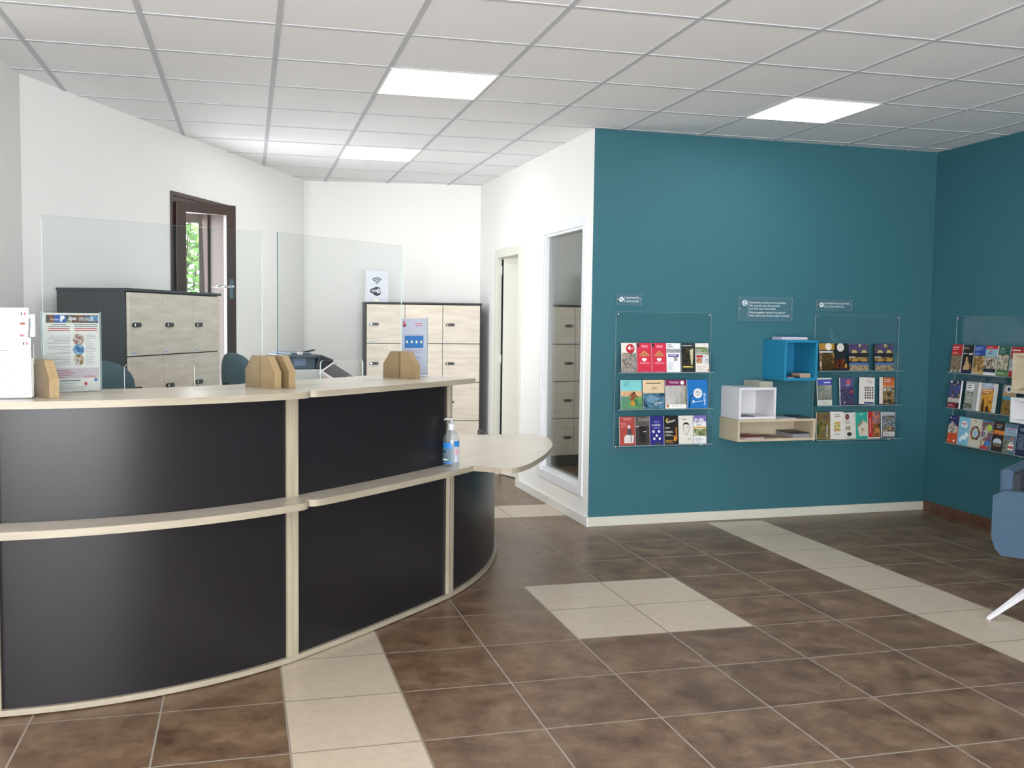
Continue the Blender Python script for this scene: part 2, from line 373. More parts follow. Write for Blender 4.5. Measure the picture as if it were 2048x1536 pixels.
# fixed glazed frame in the white wall (window_1) - local frame: x along wall, y into the other room
g = G(TW); a0, a1, z0, z1 = WIN; sI = .06
def frame(g, x0, x1, z0, z1, wd, y0, y1, m):
    g.box((x0, y0, z0), (x0+wd, y1, z1), m); g.box((x1-wd, y0, z0), (x1, y1, z1), m)
    g.box((x0+wd, y0, z0), (x1-wd, y1, z0+wd), m); g.box((x0+wd, y0, z1-wd), (x1-wd, y1, z1), m)
fr = G(TW); frame(fr, a0-.03, a1+.03, z0-.03, z1+.03, .07, -.012, -.0005, M_PVC); frame(fr, a0, a1, z0, z1, .06, 0, .10, M_PVC)
win1 = struct(fr.obj('window_1', bevel=.004))
pg = G(TW); pg.box((a0+.058, .036, z0+.058), (a1-.058, .040, z1-.058), glassy('office_glass', (.8, .82, .8), ior=1.9)); pg.box((a0+.058, .056, z0+.058), (a1-.058, .060, z1-.058), glassy('office_glass_inner', (.8, .82, .8), ior=1.9))
struct(pg.obj('pane', win1))
# door in the white wall: casing, open leaf, hinges
a0, a1, z0, z1 = DOOR
dr = G(TW)
for yy in ((-.016, 0), (.12, .136)):
    dr.box((a0-.06, yy[0], 0), (a0, yy[1], z1+.06), M_CREAM); dr.box((a1, yy[0], 0), (a1+.06, yy[1], z1+.06), M_CREAM); dr.box((a0, yy[0], z1), (a1, yy[1], z1+.06), M_CREAM)
dr.box((a0, -.016, 0), (a0+.02, .136, z1), M_CREAM); dr.box((a1-.02, -.016, 0), (a1, .136, z1), M_CREAM); dr.box((a0+.02, -.016, z1-.02), (a1-.02, .136, z1), M_CREAM)
door = struct(dr.obj('door_1', bevel=.002))
hx = a1-.028; ang = math.radians(80)
Th = TW @ Matrix.Translation((hx, .125, 0)) @ Matrix.Rotation(ang, 4, 'Z') if False else None
lf = G(TW @ Matrix.Translation((hx, .045, .008)) @ Matrix.Rotation(PI-math.radians(18), 4, 'Z'))
lf.box((0.030, -.02, 0), (.66, .02, z1-.03), M_CREAM); leaf = struct(lf.obj('door_leaf', door, bevel=.002))
hg = G(TW @ Matrix.Translation((hx-.008, .022, 0)))
for zz in (.25, 1.05, 1.88): hg.lathe([(0, zz), (.011, zz), (.011, zz+.09), (0, zz+.09)], M_TRIMW, n=12)
struct(hg.obj('hinge', door))
gs = G(TW); gs.box((a1-.0225, .03, .01), (a1-.020, .125, z1-.03), M_BLKP); struct(gs.obj('gap_shade', door))  # dark strip painting in the shade of the narrow hinge gap

# casement (window_2) in the diagonal wall: frame, closed sash, open sash with handle, panes
a0, a1, z0, z1 = CAS
fr = G(TD); frame(fr, a0, a1, z0, z1, .045, .0, .215, M_BROWN)
frame(fr, a0-.025, a1+.025, z0-.025, z1+.025, .03, -.012, 0, M_BROWN)
win2 = struct(fr.obj('window_2', bevel=.003))
mid = (a0+a1)/2; CSA = 78
def sash(g, w_, z0, z1):
    frame(g, 0, w_, z0, z1, .075, -.03, .03, M_BROWN)
T1 = TD @ Matrix.Translation((a0+.045, .17, 0)) @ Matrix.Rotation(math.radians(CSA), 4, 'Z')
s1 = G(T1); sash(s1, mid-a0-.04, z0+.04, z1-.04); s1o = struct(s1.obj('outer_sash', win2, bevel=.004))
p1 = G(T1); p1.box((.07, -.004, z0+.11), (mid-a0-.11, .004, z1-.11), M_GLASS); struct(p1.obj('pane', s1o))
HN = Vector((-.452, 7.428)); SD = Vector((.925, .38)).normalized(); SN = Vector((-SD.y, SD.x)); SW = .455
TS = Matrix(((SD.x, SN.x, 0, HN.x), (SD.y, SN.y, 0, HN.y), (0, 0, 1, 0), (0, 0, 0, 1)))
s2 = G(TS); sash(s2, SW, z0+.04, z1-.045); s2o = struct(s2.obj('open_sash', win2, bevel=.004))
p2 = G(TS); p2.box((.07, -.004, z0+.11), (SW-.07, .004, z1-.115), M_GLASS); struct(p2.obj('pane', s2o))
h2 = G(TS); h2.box((SW-.052, -.037, 1.60), (SW-.028, -.03, 1.75), M_CHROME); h2.tube([(SW-.04, -.035, 1.69), (SW-.04, -.075, 1.69), (SW-.06, -.08, 1.69), (SW-.17, -.08, 1.688)], .009, M_CHROME)
struct(h2.obj('window_handle', s2o))
# slim vertical bead in the far left corner
g = G(Matrix.Translation((B0.x+.028, B0.y-.034, 0))); g.box((-.008, -.008, 0), (.008, .008, CEIL-.001), M_TRIMW); struct(g.obj('trim_2', bevel=.003))
# ------------------------------------------------------------ ceiling lights
def ceiling_light(i, j, label):
    t = thing('ceiling_light', label, 'light', TC @ Vector((i*.6+.3, j*.6+.3, 0)), CA, 'square panel lights in the ceiling')
    g = G(); frame2 = [(-.286, -.286), (.286, -.286), (.286, .286), (-.286, .286)]
    g.prism(frame2, -.002, .0035, M_LED); g.obj('diffuser', t)
    f = G()
    for a, b in (((-.2995, -.2995, -.004), (-.287, .2995, .003)), ((.287, -.2995, -.004), (.2995, .2995, .003)), ((-.287, -.2995, -.004), (.287, -.287, .003)), ((-.287, .287, -.004), (.287, .2995, .003))): f.box(a, b, M_TRIMW)
    f.obj('frame', t); return t
ceiling_light(0, 0, 'square lit ceiling panel nearest the camera, above the counter')
ceiling_light(4, 0, 'square lit ceiling panel in front of the teal wall')
ceiling_light(0, 4, 'smallest lit ceiling panel, far back above the lockers')
ceiling_light(5, 3, 'lit ceiling panel inside the office behind the glazed white wall')  # extra unseen panel, added to brighten the room behind the glazing
# ------------------------------------------------------------ reception counter (three curved modules)
def arc3(P, Q, R, n):
    """n+1 points on the circle through P, Q, R from P to R"""
    ax, ay = P; bx, by = Q; cx, cy = R
    d = 2*(ax*(by-cy)+bx*(cy-ay)+cx*(ay-by))
    ux = ((ax*ax+ay*ay)*(by-cy)+(bx*bx+by*by)*(cy-ay)+(cx*cx+cy*cy)*(ay-by))/d
    uy = ((ax*ax+ay*ay)*(cx-bx)+(bx*bx+by*by)*(ax-cx)+(cx*cx+cy*cy)*(bx-ax))/d
    r = math.hypot(ax-ux, ay-uy); a0 = math.atan2(ay-uy, ax-ux); a1 = math.atan2(cy-uy, cx-ux)
    while a1 < a0: a1 += 2*PI
    return [(ux+r*math.cos(a0+(a1-a0)*i/n), uy+r*math.sin(a0+(a1-a0)*i/n)) for i in range(n+1)], (ux, uy), r
S_L, S_1, S_2 = (-.872, 3.734), (.216, 4.085), (1.072, 4.877)
def off(path, c, d):
    out = []
    for x, y in path:
        v = Vector((x-c[0], y-c[1])).normalized(); out.append((x+v.x*d, y+v.y*d))
    return out
def fillet(poly, idx, r, n=7):
    out = []
    for i, p in enumerate(poly):
        if i in idx:
            p = Vector(p); a = (Vector(poly[i-1])-p); b = (Vector(poly[(i+1) % len(poly)])-p)
            ra = min(idx[i] if isinstance(idx, dict) else r, a.length*.95, b.length*.95)
            A = p+a.normalized()*ra; B = p+b.normalized()*ra
            for k in range(n+1):
                t = k/n; q = A*(1-t)**2+p*2*t*(1-t)+B*t*t; out.append((q.x, q.y))
        else: out.append(tuple(p))
    return out
TOPZ, SHZ = 1.166, .713
mods = {}
mods['A'] = arc3(S_L, (-.29, 3.823), S_1, 28)
mods['B'] = arc3(S_1, (.652, 4.468), S_2, 24)
mods['C'] = arc3(S_2, (1.306, 5.205), (1.548, 5.735), 24)
_c, _r = mods['C'][1], mods['C'][2]
_a = math.atan2(5.735-_c[1], 1.548-_c[0])
mods['C'] = (mods['C'][0]+[(_c[0]+_r*math.cos(_a+k*.035), _c[1]+_r*math.sin(_a+k*.035)) for k in range(1, 11)], _c, _r)
# inward normals at the seams, shared by both neighbours
NS = {'L': Vector((.02, 1)).normalized(), '1': Vector((-.50, .866)).normalized(), '2': Vector((-.76, .65)).normalized()}
def seamed(path, c, d, N0, N1):
    """offset curve whose ends lie on the seam lines to the neighbouring modules"""
    A, B = Vector(path[0]), Vector(path[-1]); q = [Vector(p) for p in off(path, c, d)]
    u_ = [Vector(p) for p in off(path, c, -1)]; N0 = N0 or u_[0]-A; N1 = N1 or u_[-1]-B
    t0, t1 = Vector((N0.y, -N0.x)), Vector((N1.y, -N1.x))
    mid = [p for p in q[1:-1] if (p-A).dot(t0) > .004 and (p-B).dot(t1) < -.004]
    return [tuple(A-N0*d)]+[tuple(p) for p in mid]+[tuple(B-N1*d)]
def band(path, c, d0, d1, N0=None, N1=None):
    return seamed(path, c, d1, N0, N1)+seamed(path, c, d0, N0, N1)[::-1]
def radial_board(P, N, side, th, dep, z0, z1, mat_, lead=0.0):
    P = Vector(P)+N*(-lead); t = Vector((N.y, -N.x))*side
    return [tuple(P), tuple(P+t*th), tuple(P+t*th+N*dep), tuple(P+N*dep)]
def module(key, label, S0_, N0, S1_, N1, low=False):
    path, c, r = mods[key]
    t = thing('reception_counter', label, 'counter', (path[len(path)//2][0], path[len(path)//2][1], 0), 0, None)
    inv = Matrix.Translation(-t.location)
    th = .027
    # path trimmed for panels
    gg = G(inv); gg.prism(band(path, c, -.036, -.018, N0, N1), .028, SHZ-.028 if not low else SHZ-.028, M_BLACK, smooth=True); gg.obj('lower_panel', t)
    if not low:
        gg = G(inv); gg.prism(band(path, c, -.036, -.018, N0, N1), SHZ, TOPZ-.026, M_BLACK, smooth=True); gg.obj('upper_panel', t)
    gg = G(inv); gg.prism(band(path, c, -.40, 0, N0, N1), .006, .028, M_EDGE); gg.obj('plinth_board', t, bevel=.002)
    gg = G(inv); gg.prism(band(path, c, -.36, -.02, N0, N1), 0, .006, M_BLKP); gg.obj('foot_pad', t)
    z1 = TOPZ-.026
    for S, N, sd in ((S0_, N0, 1), (S1_, N1, -1)):
        if S is None: continue
        gg = G(inv); top = z1 if not (low) else SHZ-.028
        gg.prism(radial_board(S, N, sd, th, .42, 0, 0, None, -.002), .028, top, M_LAMV); gg.obj('end_panel', t, bevel=.0015)
    return t, inv, path, c
tA, invA, pA, cA = module('A', 'curved reception counter module with the widest dark panels, at the left edge', S_L, NS['L'], S_1, NS['1'])
tB, invB, pB, cB = module('B', 'middle dark-panelled reception counter module under the right glass screen', S_1, NS['1'], S_2, NS['2'])
tC, invC, pC, cC = module('C', 'low curved end module of the reception counter with a rounded wing desk', S_2, NS['2'], None, None, low=True)
def slab(path, c, d_out, d_in, rf, inv, z, th, name, parent, Nend, m_top=M_LAMTOP, ends=(1, 1)):
    n0, n1 = Nend
    outer = seamed(path, c, d_out, n0, n1); inner = seamed(path, c, -d_in, n0, n1)
    lo = [q for q in outer[1:-1] if (Vector(q)-Vector(outer[0])).length > rf*1.05 and (Vector(q)-Vector(outer[-1])).length > rf*1.05]
    poly = [outer[0]]+lo+[outer[-1]]+inner[::-1]
    idx = {}
    if ends[0]: idx[0] = rf
    if ends[1]: idx[len(lo)+1] = rf
    poly = fillet(poly, idx, rf)
    g = G(inv); g.prism(poly, z-th, z, m_top, side=M_EDGE); return g.obj(name, parent, bevel=.0015)
slab(pA, cA, .15, .40, .055, invA, TOPZ, .026, 'countertop', tA, (NS['L'], NS['1']), ends=(0, 1))
slab(pB, cB, .13, .42, .055, invB, TOPZ, .026, 'countertop', tB, (NS['1'], NS['2']), ends=(1, 0))
slab(pA, cA, .145, .017, .06, invA, SHZ, .028, 'shelf', tA, (NS['L'], NS['1']), ends=(0, 1))
slab(pB, cB, .125, .017, .07, invB, SHZ, .028, 'shelf', tB, (NS['1'], NS['2']), ends=(1, 0))
desk = [(1.1610, 4.8037), (1.345, 4.655), (1.48, 4.823), (1.663, 5.134), (1.83, 5.498), (1.905, 5.78), (1.925, 6.06), (1.22, 6.12), (.7700, 5.1394)]
dk = fillet(desk, {1: .10, 6: .10, 3: .12, 4: .12, 5: .1, 2: .08}, .1, 6)
g = G(invC); g.prism(dk, SHZ-.028, SHZ, M_LAMTOP, side=M_EDGE); g.obj('wing_desktop', tC, bevel=.0015)
tB.location += Vector((.0010, .0008, 0)); tC.location += Vector((.0020, .0018, 0))

# ------------------------------------------------------------ glass screens on wooden blocks
def block(center, N, label):
    """octagonal-shouldered upright block; long side along N, slotted for the pane"""
    N = N.normalized(); T = Vector((N.y, -N.x))
    t = thing('screen_foot', label, 'block', (center[0], center[1], TOPZ), math.atan2(N.y, N.x), 'wooden feet of the glass screens')
    L, H, th = .105, .136, .034
    prof = [(-L, 0), (L, 0), (L, .072), (L-.048, H), (-L+.048, H), (-L, .072)]
    g = G(); g.hprism(prof, .0005, th/2, M_MDF, side=M_MDF2); g.obj('back_board', t, bevel=.001)
    gp = .0066
    for sd in (-1, 1):
        half = [(sd*gp, 0), (sd*L, 0), (sd*L, .072), (sd*(L-.048), H), (sd*gp, H)]
        g = G(); g.hprism(half, -th/2, 0, M_MDF, side=M_MDF2); g.obj('slotted_half', t, bevel=.0008)
    return t
def screen(P, Q, H, label, slot, dir_=1):
    P = Vector(P); Q = Vector(Q); L = (Q-P).length; d = (Q-P)/L
    t = thing('glass_screen', label, 'glass screen', (P.x, P.y, TOPZ+.001), math.atan2(d.y, d.x), 'clear protective screens on the counter')
    a, b, h, r = slot; x0, x1 = .0, L
    def cut(rr=6):
        pts = [(x0, 0), (a, 0)]
        for k in range(rr+1):
            q = PI-k*PI/2/rr; pts.append((a+r+r*math.cos(q), h-r+r*math.sin(q)))
        for k in range(rr+1):
            q = PI/2-k*PI/2/rr; pts.append((b-r+r*math.cos(q), h-r+r*math.sin(q)))
        return pts+[(b, 0), (x1, 0), (x1, H), (x0, H)]
    pts = cut(); y = .003
    # flat faces as quads around the cut-out, rim as its own strip
    g = G()
    for s_ in (-1, 1):
        v = [(p[0], s_*y, p[1]) for p in pts]; g.add(v, [tuple(range(len(v))) if s_ < 0 else tuple(range(len(v)))[::-1]], M_GLASS)
    g.obj('pane', t)
    e = G(); n = len(pts)
    for i in range(n):
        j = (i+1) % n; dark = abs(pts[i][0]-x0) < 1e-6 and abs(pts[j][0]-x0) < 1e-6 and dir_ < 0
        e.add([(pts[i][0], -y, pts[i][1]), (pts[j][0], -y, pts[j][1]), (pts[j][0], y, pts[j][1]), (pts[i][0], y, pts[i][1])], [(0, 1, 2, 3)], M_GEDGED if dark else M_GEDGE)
    e.obj('polished_edge', t); return t
g1a, g1b = Vector((-.690, 3.790)), Vector((.0945, 4.2025)); g2a, g2b = Vector((.1595, 4.244)), Vector((.788, 4.801))
screen(g1a, g1b, .656, 'left clear glass screen standing on the curved counter', (.295, .580, .112, .018))
screen(g2a, g2b, .661, 'right clear glass screen standing on the middle counter module', (.262, .55, .105, .018), -1)
block((-.693, 3.789), Vector((-.50, .866)), 'wooden screen foot beside the paper stand, leftmost of four')
block((.0965, 4.2035), Vector((.56, -.83)), 'front wooden screen foot of the pair by the counter seam')
block((.158, 4.243), Vector((-.55, .835)), 'rear wooden screen foot of the pair, in shade beside the copier')
block((.790, 4.803), Vector((.66, -.75)), 'wooden screen foot in front of the small weather sheet')

# ------------------------------------------------------------ lockers
def locker(loc, rotz, label, w_, d_, h_, open_lbl):
    t = thing('locker_cabinet', label, 'lockers', loc, rotz)
    g = G(); g.box((0, .02, .0), (w_, d_, h_), M_LOCKB); g.obj('carcass', t, bevel=.002)
    g = G(); g.box((-.004, -.008, h_-.0), (w_+.004, d_+.002, h_+.016), M_LOCKB); g.obj('top_board', t, bevel=.002)
    rows, cols = 4, 3; base = .115; rh = (h_-.004-base)/rows; cw = (w_-.03)/cols
    for c in range(cols):
        for r in range(rows):
            x0 = .015+c*cw; z0 = base+r*rh
            g = G(); g.box((x0+.0025, -.002, z0+.0035), (x0+cw-.0025, .018, z0+rh-.0035), M_LOCKW); dd = g.obj('door', t, bevel=.0015)
            q = G(); cx, cz = x0+.07, z0+rh*.5-.004
            pts = []
            for k in range(16):
                a = PI/2+PI*k/15; pts.append((cx-.030+.013*math.cos(a), cz+.013*math.sin(a)))
            for k in range(16):
                a = -PI/2+PI*k/15; pts.append((cx+.030+.013*math.cos(a), cz+.013*math.sin(a)))
            q.hprism(pts, -.012, -.0015, M_LOCKP); q.disc((cx-.026, cz), .0075, -.0126, M_CHROME); q.obj('lock', dd)
            if r == 3:
                q = G(); q.box((x0+.012, -.0032, z0+.012), (x0+.07, -.0018, z0+.028), M_PAPER); q.lines(x0+.018, z0+.015, x0+.064, z0+.025, 1, -.0036, M_INK); q.obj('name_label', dd)
    return t
locker((-.616, 5.823, 0), math.atan2(.901, .434), 'locker cabinet beside the brown window, seen past its dark side', 1.13, .45, 1.606, 0)
dB = (W0-B0).normalized()
locker((1.150, 9.118, 0), -.062, 'wide locker cabinet at the far wall, wifi notice on top', 1.120, .385, 1.606, 1)

# wifi notice
t = thing('wifi_notice', 'white wifi notice standing on top of the far lockers', 'sign', (1.27, 9.18, 1.6225), -.062)
g = G(); g.box((-.105, .0, .004), (.105, .003, .295), M_PAPER)
y = -.0006; dk_ = mat('dark_slate_ink', '2E3140', .6)
for k, rr in enumerate((.024, .042, .060)):
    pts = []
    for q in range(15):
        a = math.radians(38+104*q/14); pts.append((rr*math.cos(a), .172+rr*math.sin(a)))
    for q in range(15):
        a = math.radians(142-104*q/14); pts.append(((rr-.0085)*math.cos(a), .172+(rr-.0085)*math.sin(a)))
    for q in range(14):
        g.poly([pts[q], pts[q+1], pts[28-q], pts[29-q]], y, dk_)
g.disc((0, .176), .0065, y, dk_)
g.disc((0, .100), .043, y, dk_, 36)
def pill(cx, cz, hw, hh):
    p = []
    for k in range(10):
        a = PI/2+PI*k/9; p.append((cx-hw+hh*math.cos(a), cz+hh*math.sin(a)))
    for k in range(10):
        a = -PI/2+PI*k/9; p.append((cx+hw-hh+hh+hh*math.cos(a)-hh, cz+hh*math.sin(a)))
    return p
g.poly(pill(0, .104, .040, .025), y-.0003, dk_); g.poly(pill(.029, .104, .0125, .0215), y-.0006, M_WHITE)
g.text('Wi', -.052, .092, .036, y-.0009, M_WHITE, bold=.02); g.text('Fi', .010, .092, .036, y-.0009, dk_, bold=.02)
g.obj('printed_sheet', t)
g = G(); g.box((-.108, .003, 0), (.108, .006, .299), M_ACR); g.box((-.108, -.045, 0), (.108, .03, .0035), M_ACR); g.obj('acrylic_holder', t)
g = G(); g.lathe([(0, .004), (.036, .004), (.035, .010), (.022, .024), (0, .028)], mat('cream_puck', 'EFEFDC', .4), (0, -.028, 0)); g.obj('cream_puck', t)

# ------------------------------------------------------------ paper stands on the counter
def stand(loc, rotz, label, w_, h_, draw, cat='leaflet stand', tilt=0.0, foot=.06):
    t = thing('sign_holder', label, cat, loc, 0, rot=(tilt, 0, rotz))
    g = G(); g.box((0, .0, .0), (w_, .003, h_), mat('warm_white_paper', 'E4E2DD', .7)); draw(g, w_, h_); g.obj('printed_sheet', t)
    g = G(); g.box((-.003, -.0035, 0), (w_+.003, -.0015, h_+.006), M_ACR); g.box((-.003, .004, 0), (w_+.003, .006, h_+.006), M_ACR)
    g.box((-.003, -.0035, -.0025), (w_+.003, foot, 0), M_ACR); g.obj('acrylic_sleeve', t)
    e = G(); e.box((-.0045, -.004, 0), (-.003, .006, h_+.006), M_ACRE); e.obj('acrylic_edge', t); e = G(); e.box((w_+.003, -.004, 0), (w_+.0045, .006, h_+.006), M_ACRE); e.obj('acrylic_edge', t)
    return t
PH_SEA = photo(['2F5C8E', '7FA3C4', 'D8DDDC', '50606C'], 40, 1); PH_TOWN = photo(['5A6A3C', 'C8B8A0', '8A3E38', 'E6E2DC', '3E4A3A'], 60, 2); PH_BAN = photo(['7A6A58', '8C5B3E', '48505E', '9AA088'], 45, 3)
def leaflet(g, w_, h_):
    y = -.0004
    g.rect(.012, h_*.875, w_-.006, h_*.975, y, PH_BAN); g.rect(w_*.20, h_*.88, w_*.40, h_*.975, y-.0002, mat('banner_blue', '3C62B4', .5)); g.rect(w_*.78, h_*.9, w_*.97, h_*.965, y-.0002, PH_SEA)
    g.poly([(w_*.30, h_*.89), (w_*.335, h_*.89), (w_*.335, h_*.915), (w_*.37, h_*.92), (w_*.38, h_*.95), (w_*.36, h_*.965), (w_*.30, h_*.965)], y-.0004, M_WHITE)
    g.text('Provence', w_*.13, h_*.905, .013, y-.0006, M_WHITE, width=w_*.17); g.text('alpes', w_*.44, h_*.91, .021, y-.0006, M_WHITE, width=w_*.14, bold=.02); g.text("CÔTE D'AZUR", w_*.62, h_*.905, .015, y-.0006, M_WHITE, width=w_*.26, bold=.02)
    for x0, x1, s_ in ((w_*.08, w_*.48, 1), (w_*.54, w_*.96, 2)):
        g.lines(x0, h_*.815, x1, h_*.865, 2, y, M_INK, .4, s_, 'c'); g.lines(x0-.004, h_*.765, x1+.002, h_*.815, 2, y, M_RED, .45, s_+4, 'c')
    for k, (cz, ph) in enumerate(((.665, PH_TOWN), (.535, PH_SEA), (.405, photo(['5C7A40', 'B5846A', 'E0D8CC', '39424A'], 55, 9)))):
        g.disc((w_*.615, h_*cz), w_*.10, y-.0002, ph, 32)
        g.lines(w_*.05, h_*(cz-.06), w_*.47, h_*(cz+.055), 6, y, M_INK, .22, k+5, 'r')
    g.lines(w_*.74, h_*.33, w_*.95, h_*.73, 19, y, M_INKL, .3, 12)
    g.rect(.004, h_*.17, w_-.004, h_*.30, y, mat('pale_mauve_ink', 'CDBFC6', .7)); g.lines(w_*.05, h_*.175, w_*.64, h_*.285, 4, y-.0002, M_RED, .22, 3); 
    g.lines(w_*.70, h_*.172, w_*.97, h_*.20, 2, y-.0002, M_RED, .4, 3)
    g.lines(w_*.28, h_*.125, w_*.80, h_*.16, 1, y, M_INK, .35, 8); g.lines(w_*.05, h_*.075, w_*.68, h_*.115, 2, y, M_INKL, .3, 9); g.rect(w_*.89, h_*.125, w_*.945, h_*.16, y, mat('logo_blue', '3E74B8', .5)); g.disc((w_*.735, h_*.095), .0065, y, M_RED)
    g.lines(w_*.05, h_*.03, w_*.9, h_*.07, 2, y, M_INKL, .3, 10)
stand((-.716, 3.925, TOPZ+.004), math.atan2(.125, .185), 'acrylic stand with a two-column tourist leaflet behind the left wooden foot', .222, .303, leaflet)
def weather(g, w_, h_):
    y = -.0004
    g.rect(0, 0, w_, h_, -.0002, mat('pale_lilac_paper', 'B2B4C4', .6))
    g.lines(w_*.03, h_*.84, w_*.16, h_*.95, 3, y, M_RED, .7, 1); g.rect(w_*.03, h_*.865, w_*.16, h_*.885, y, mat('dark_green_ink', '33584A', .5)); g.lines(w_*.52, h_*.86, w_*.82, h_*.93, 2, y, M_REDB, .25, 2)
    g.rect(w_*.10, h_*.48, w_*.86, h_*.70, y, mat('forecast_blue', '2468A8', .5))
    for k in range(4): g.disc((w_*(.20+.19*k), h_*.59), .0055, y-.0002, mat('pale_sun', 'D9D9B0', .5), sz=1.3)
    for k in range(7): g.rect(w_*(.13+.105*k), h_*.715, w_*(.18+.105*k), h_*.722, y, M_REDB if k == 4 else M_INK)
    for r in range(2):
        for k in range(7): g.rect(w_*(.13+.105*k), h_*(.40+.035*r), w_*(.165+.105*k), h_*(.415+.035*r), y, M_INK)
    g.lines(w_*.55, h_*.30, w_*.85, h_*.33, 1, y, mat('logo_blue', '3E74B8', .5), .25, 3)
stand((.822, 4.982, TOPZ+.004), math.radians(9), 'slim acrylic stand with a blue weather forecast sheet, right end of the counter', .137, .297, weather, 'notice stand', foot=.05)
# tiered holder with four landscape sheets at the left edge of the counter
t = thing('tiered_paper_holder', 'clear tiered holder of landscape information sheets at the left end of the counter', 'paper holder', (-.712, 3.700, TOPZ+.004), math.radians(4))
g = G(); g.box((-.36, -.004, -.0025), (.004, .086, 0), M_ACR)
for k in range(4):
    z0_ = .0+.052*k; g.box((-.36, .004+.026*k, z0_), (.003, .006+.026*k, z0_+.14+.0*k), M_ACR)
g.box((.003, .0, 0), (.005, .084, .12), M_ACR); g.obj('acrylic_tiers', t)
def flag(g, x, z, kind, y):
    w_, h_ = .016, .010
    FB = mat('flag_navy', '23305E', .5); FR = mat('flag_red', 'C8303C', .5)
    if kind == 'fr': g.rect(x, z, x+w_/3, z+h_, y, FB); g.rect(x+w_/3, z, x+2*w_/3, z+h_, y, M_WHITE); g.rect(x+2*w_/3, z, x+w_, z+h_, y, FR)
    elif kind == 'de': g.rect(x, z+2*h_/3, x+w_, z+h_, y, M_INKB); g.rect(x, z+h_/3, x+w_, z+2*h_/3, y, FR); g.rect(x, z, x+w_, z+h_/3, y, mat('flag_gold', 'E0B040', .5))
    else:
        g.rect(x, z, x+w_, z+h_, y, mat('flag_blue', '5A5C98', .5)); g.poly([(x, z), (x+.002, z), (x+w_, z+h_), (x+w_-.002, z+h_)], y-.0001, M_WHITE); g.poly([(x, z+h_), (x+.002, z+h_), (x+w_, z), (x+w_-.002, z)], y-.0001, M_WHITE)
        g.rect(x, z+h_*.36, x+w_, z+h_*.64, y-.0002, FR); g.rect(x+w_*.42, z, x+w_*.58, z+h_, y-.0002, FR)
for k, (kd, lb) in enumerate((('fr', 'frontmost printed sheet with a small french flag'), ('uk', 'sheet with a small british flag'), ('de', 'sheet with a small german flag'), ('fr', 'rearmost and tallest sheet with a small french flag'))):
    z0_ = [0, .028, .068, .105][k]; x1 = [-.003, -.016, -.017, -.018][k]; hh = .212
    s_ = thing('information_sheet', lb+' in the tiered holder on the counter', 'paper', (-.712, 3.700+.002, TOPZ+.006+z0_), math.radians(4), 'sheets in the tiered holder')
    g = G(); yy = -.0012+.026*k; g.box((-.33, yy, 0), (x1, yy+.0025, hh), M_PAPER)
    y = yy-.0004; flag(g, x1-.026, hh-.026, kd, y)
    if k == 0:
        g.lines(-.11, hh-.048, x1-.055, hh-.04, 1, y, M_INK, .3, 1)
        for q in range(9):
            z = hh-.068-q*.0135; g.rect(-.2, z, x1-.022-.012*min(q, 3)*.6, z+.0011, y, M_INK)
            if q > 2:
                for c in range(5): g.rect(-.13+c*.024, z+.006, -.13+c*.024+.003, z+.009, y, M_INKL)
        g.text('T', -.133, hh-.04, .03, y, M_INKB, bold=.02); g.rect(-.12, .012, -.108, .016, y, mat('green_ink', '3E6B4A', .6)); g.rect(x1-.02, .012, x1-.017, .016, y, M_INK)
    else: g.lines(-.2, hh-.022, x1-.06, hh-.015, 1, y, M_INKL, .3, k)
    g.obj('printed_page', s_)

# ------------------------------------------------------------ sanitiser bottle
t = thing('sanitizer_bottle', 'clear pump bottle of hand gel with a blue label on the counter shelf', 'bottle', (1.052, 4.812, SHZ), math.radians(-20))
M_BOT = glassy('clear_bottle', (.90, .94, .97), ior=1.5, haze=.07, hcol=(.8, .86, .9))
g = G(); g.lathe([(0, .001), (.038, .001), (.0425, .006), (.0425, .132), (.040, .147), (.033, .163), (.022, .178), (.0165, .186), (.0165, .190)], M_BOT, n=32); g.obj('bottle_body', t)
g = G(); g.lathe([(0, .004), (.0385, .004), (.040, .008), (.040, .118), (0, .118)], glassy('hand_gel', (.86, .92, .97), ior=1.33), n=32); g.obj('hand_gel', t)
def wrap(g, r, a0, a1, z0, z1, m, n=14):
    v = []; 
    for i in range(n+1):
        a = a0+(a1-a0)*i/n; v += [(r*math.cos(a), r*math.sin(a), z0), (r*math.cos(a), r*math.sin(a), z1)]
    g.add(v, [(2*i, 2*i+2, 2*i+3, 2*i+1) for i in range(n)], m, True)
g = G(); LB = mat('label_blue', '2A7CC6', .4); LP = mat('label_pale', 'AFC4D8', .5)
a0_, a1_ = math.radians(180), math.radians(282)
wrap(g, .0432, a0_, a1_, .094, .124, LB); wrap(g, .0432, a0_, a1_, .019, .027, LB); wrap(g, .0432, a0_, a1_, .030, .093, glassy('label_film', (.45, .58, .62), haze=.35, hcol=(.35, .5, .58)))
wrap(g, .0432, math.radians(300), math.radians(352), .104, .132, LB); wrap(g, .0432, math.radians(300), math.radians(352), .024, .103, mat('label_white_print', 'B9BFD0', .5)); wrap(g, .0434, math.radians(306), math.radians(330), .06, .092, mat('label_pink', 'C79AA0', .5))
wrap(g, .0434, math.radians(215), math.radians(238), .070, .086, mat('label_teal', '16465A', .5)); wrap(g, .0434, math.radians(200), math.radians(250), .034, .040, M_WHITE)
g.obj('label', t)
g = G(); PW = mat('pump_plastic', 'C9CED0', .35); g.lathe([(.0175, .186), (.0185, .188), (.0185, .218), (.0165, .221), (0, .221)], PW); g.lathe([(0, .22), (.0055, .22), (.0055, .236), (.012, .238), (.012, .245), (0, .246)], PW)
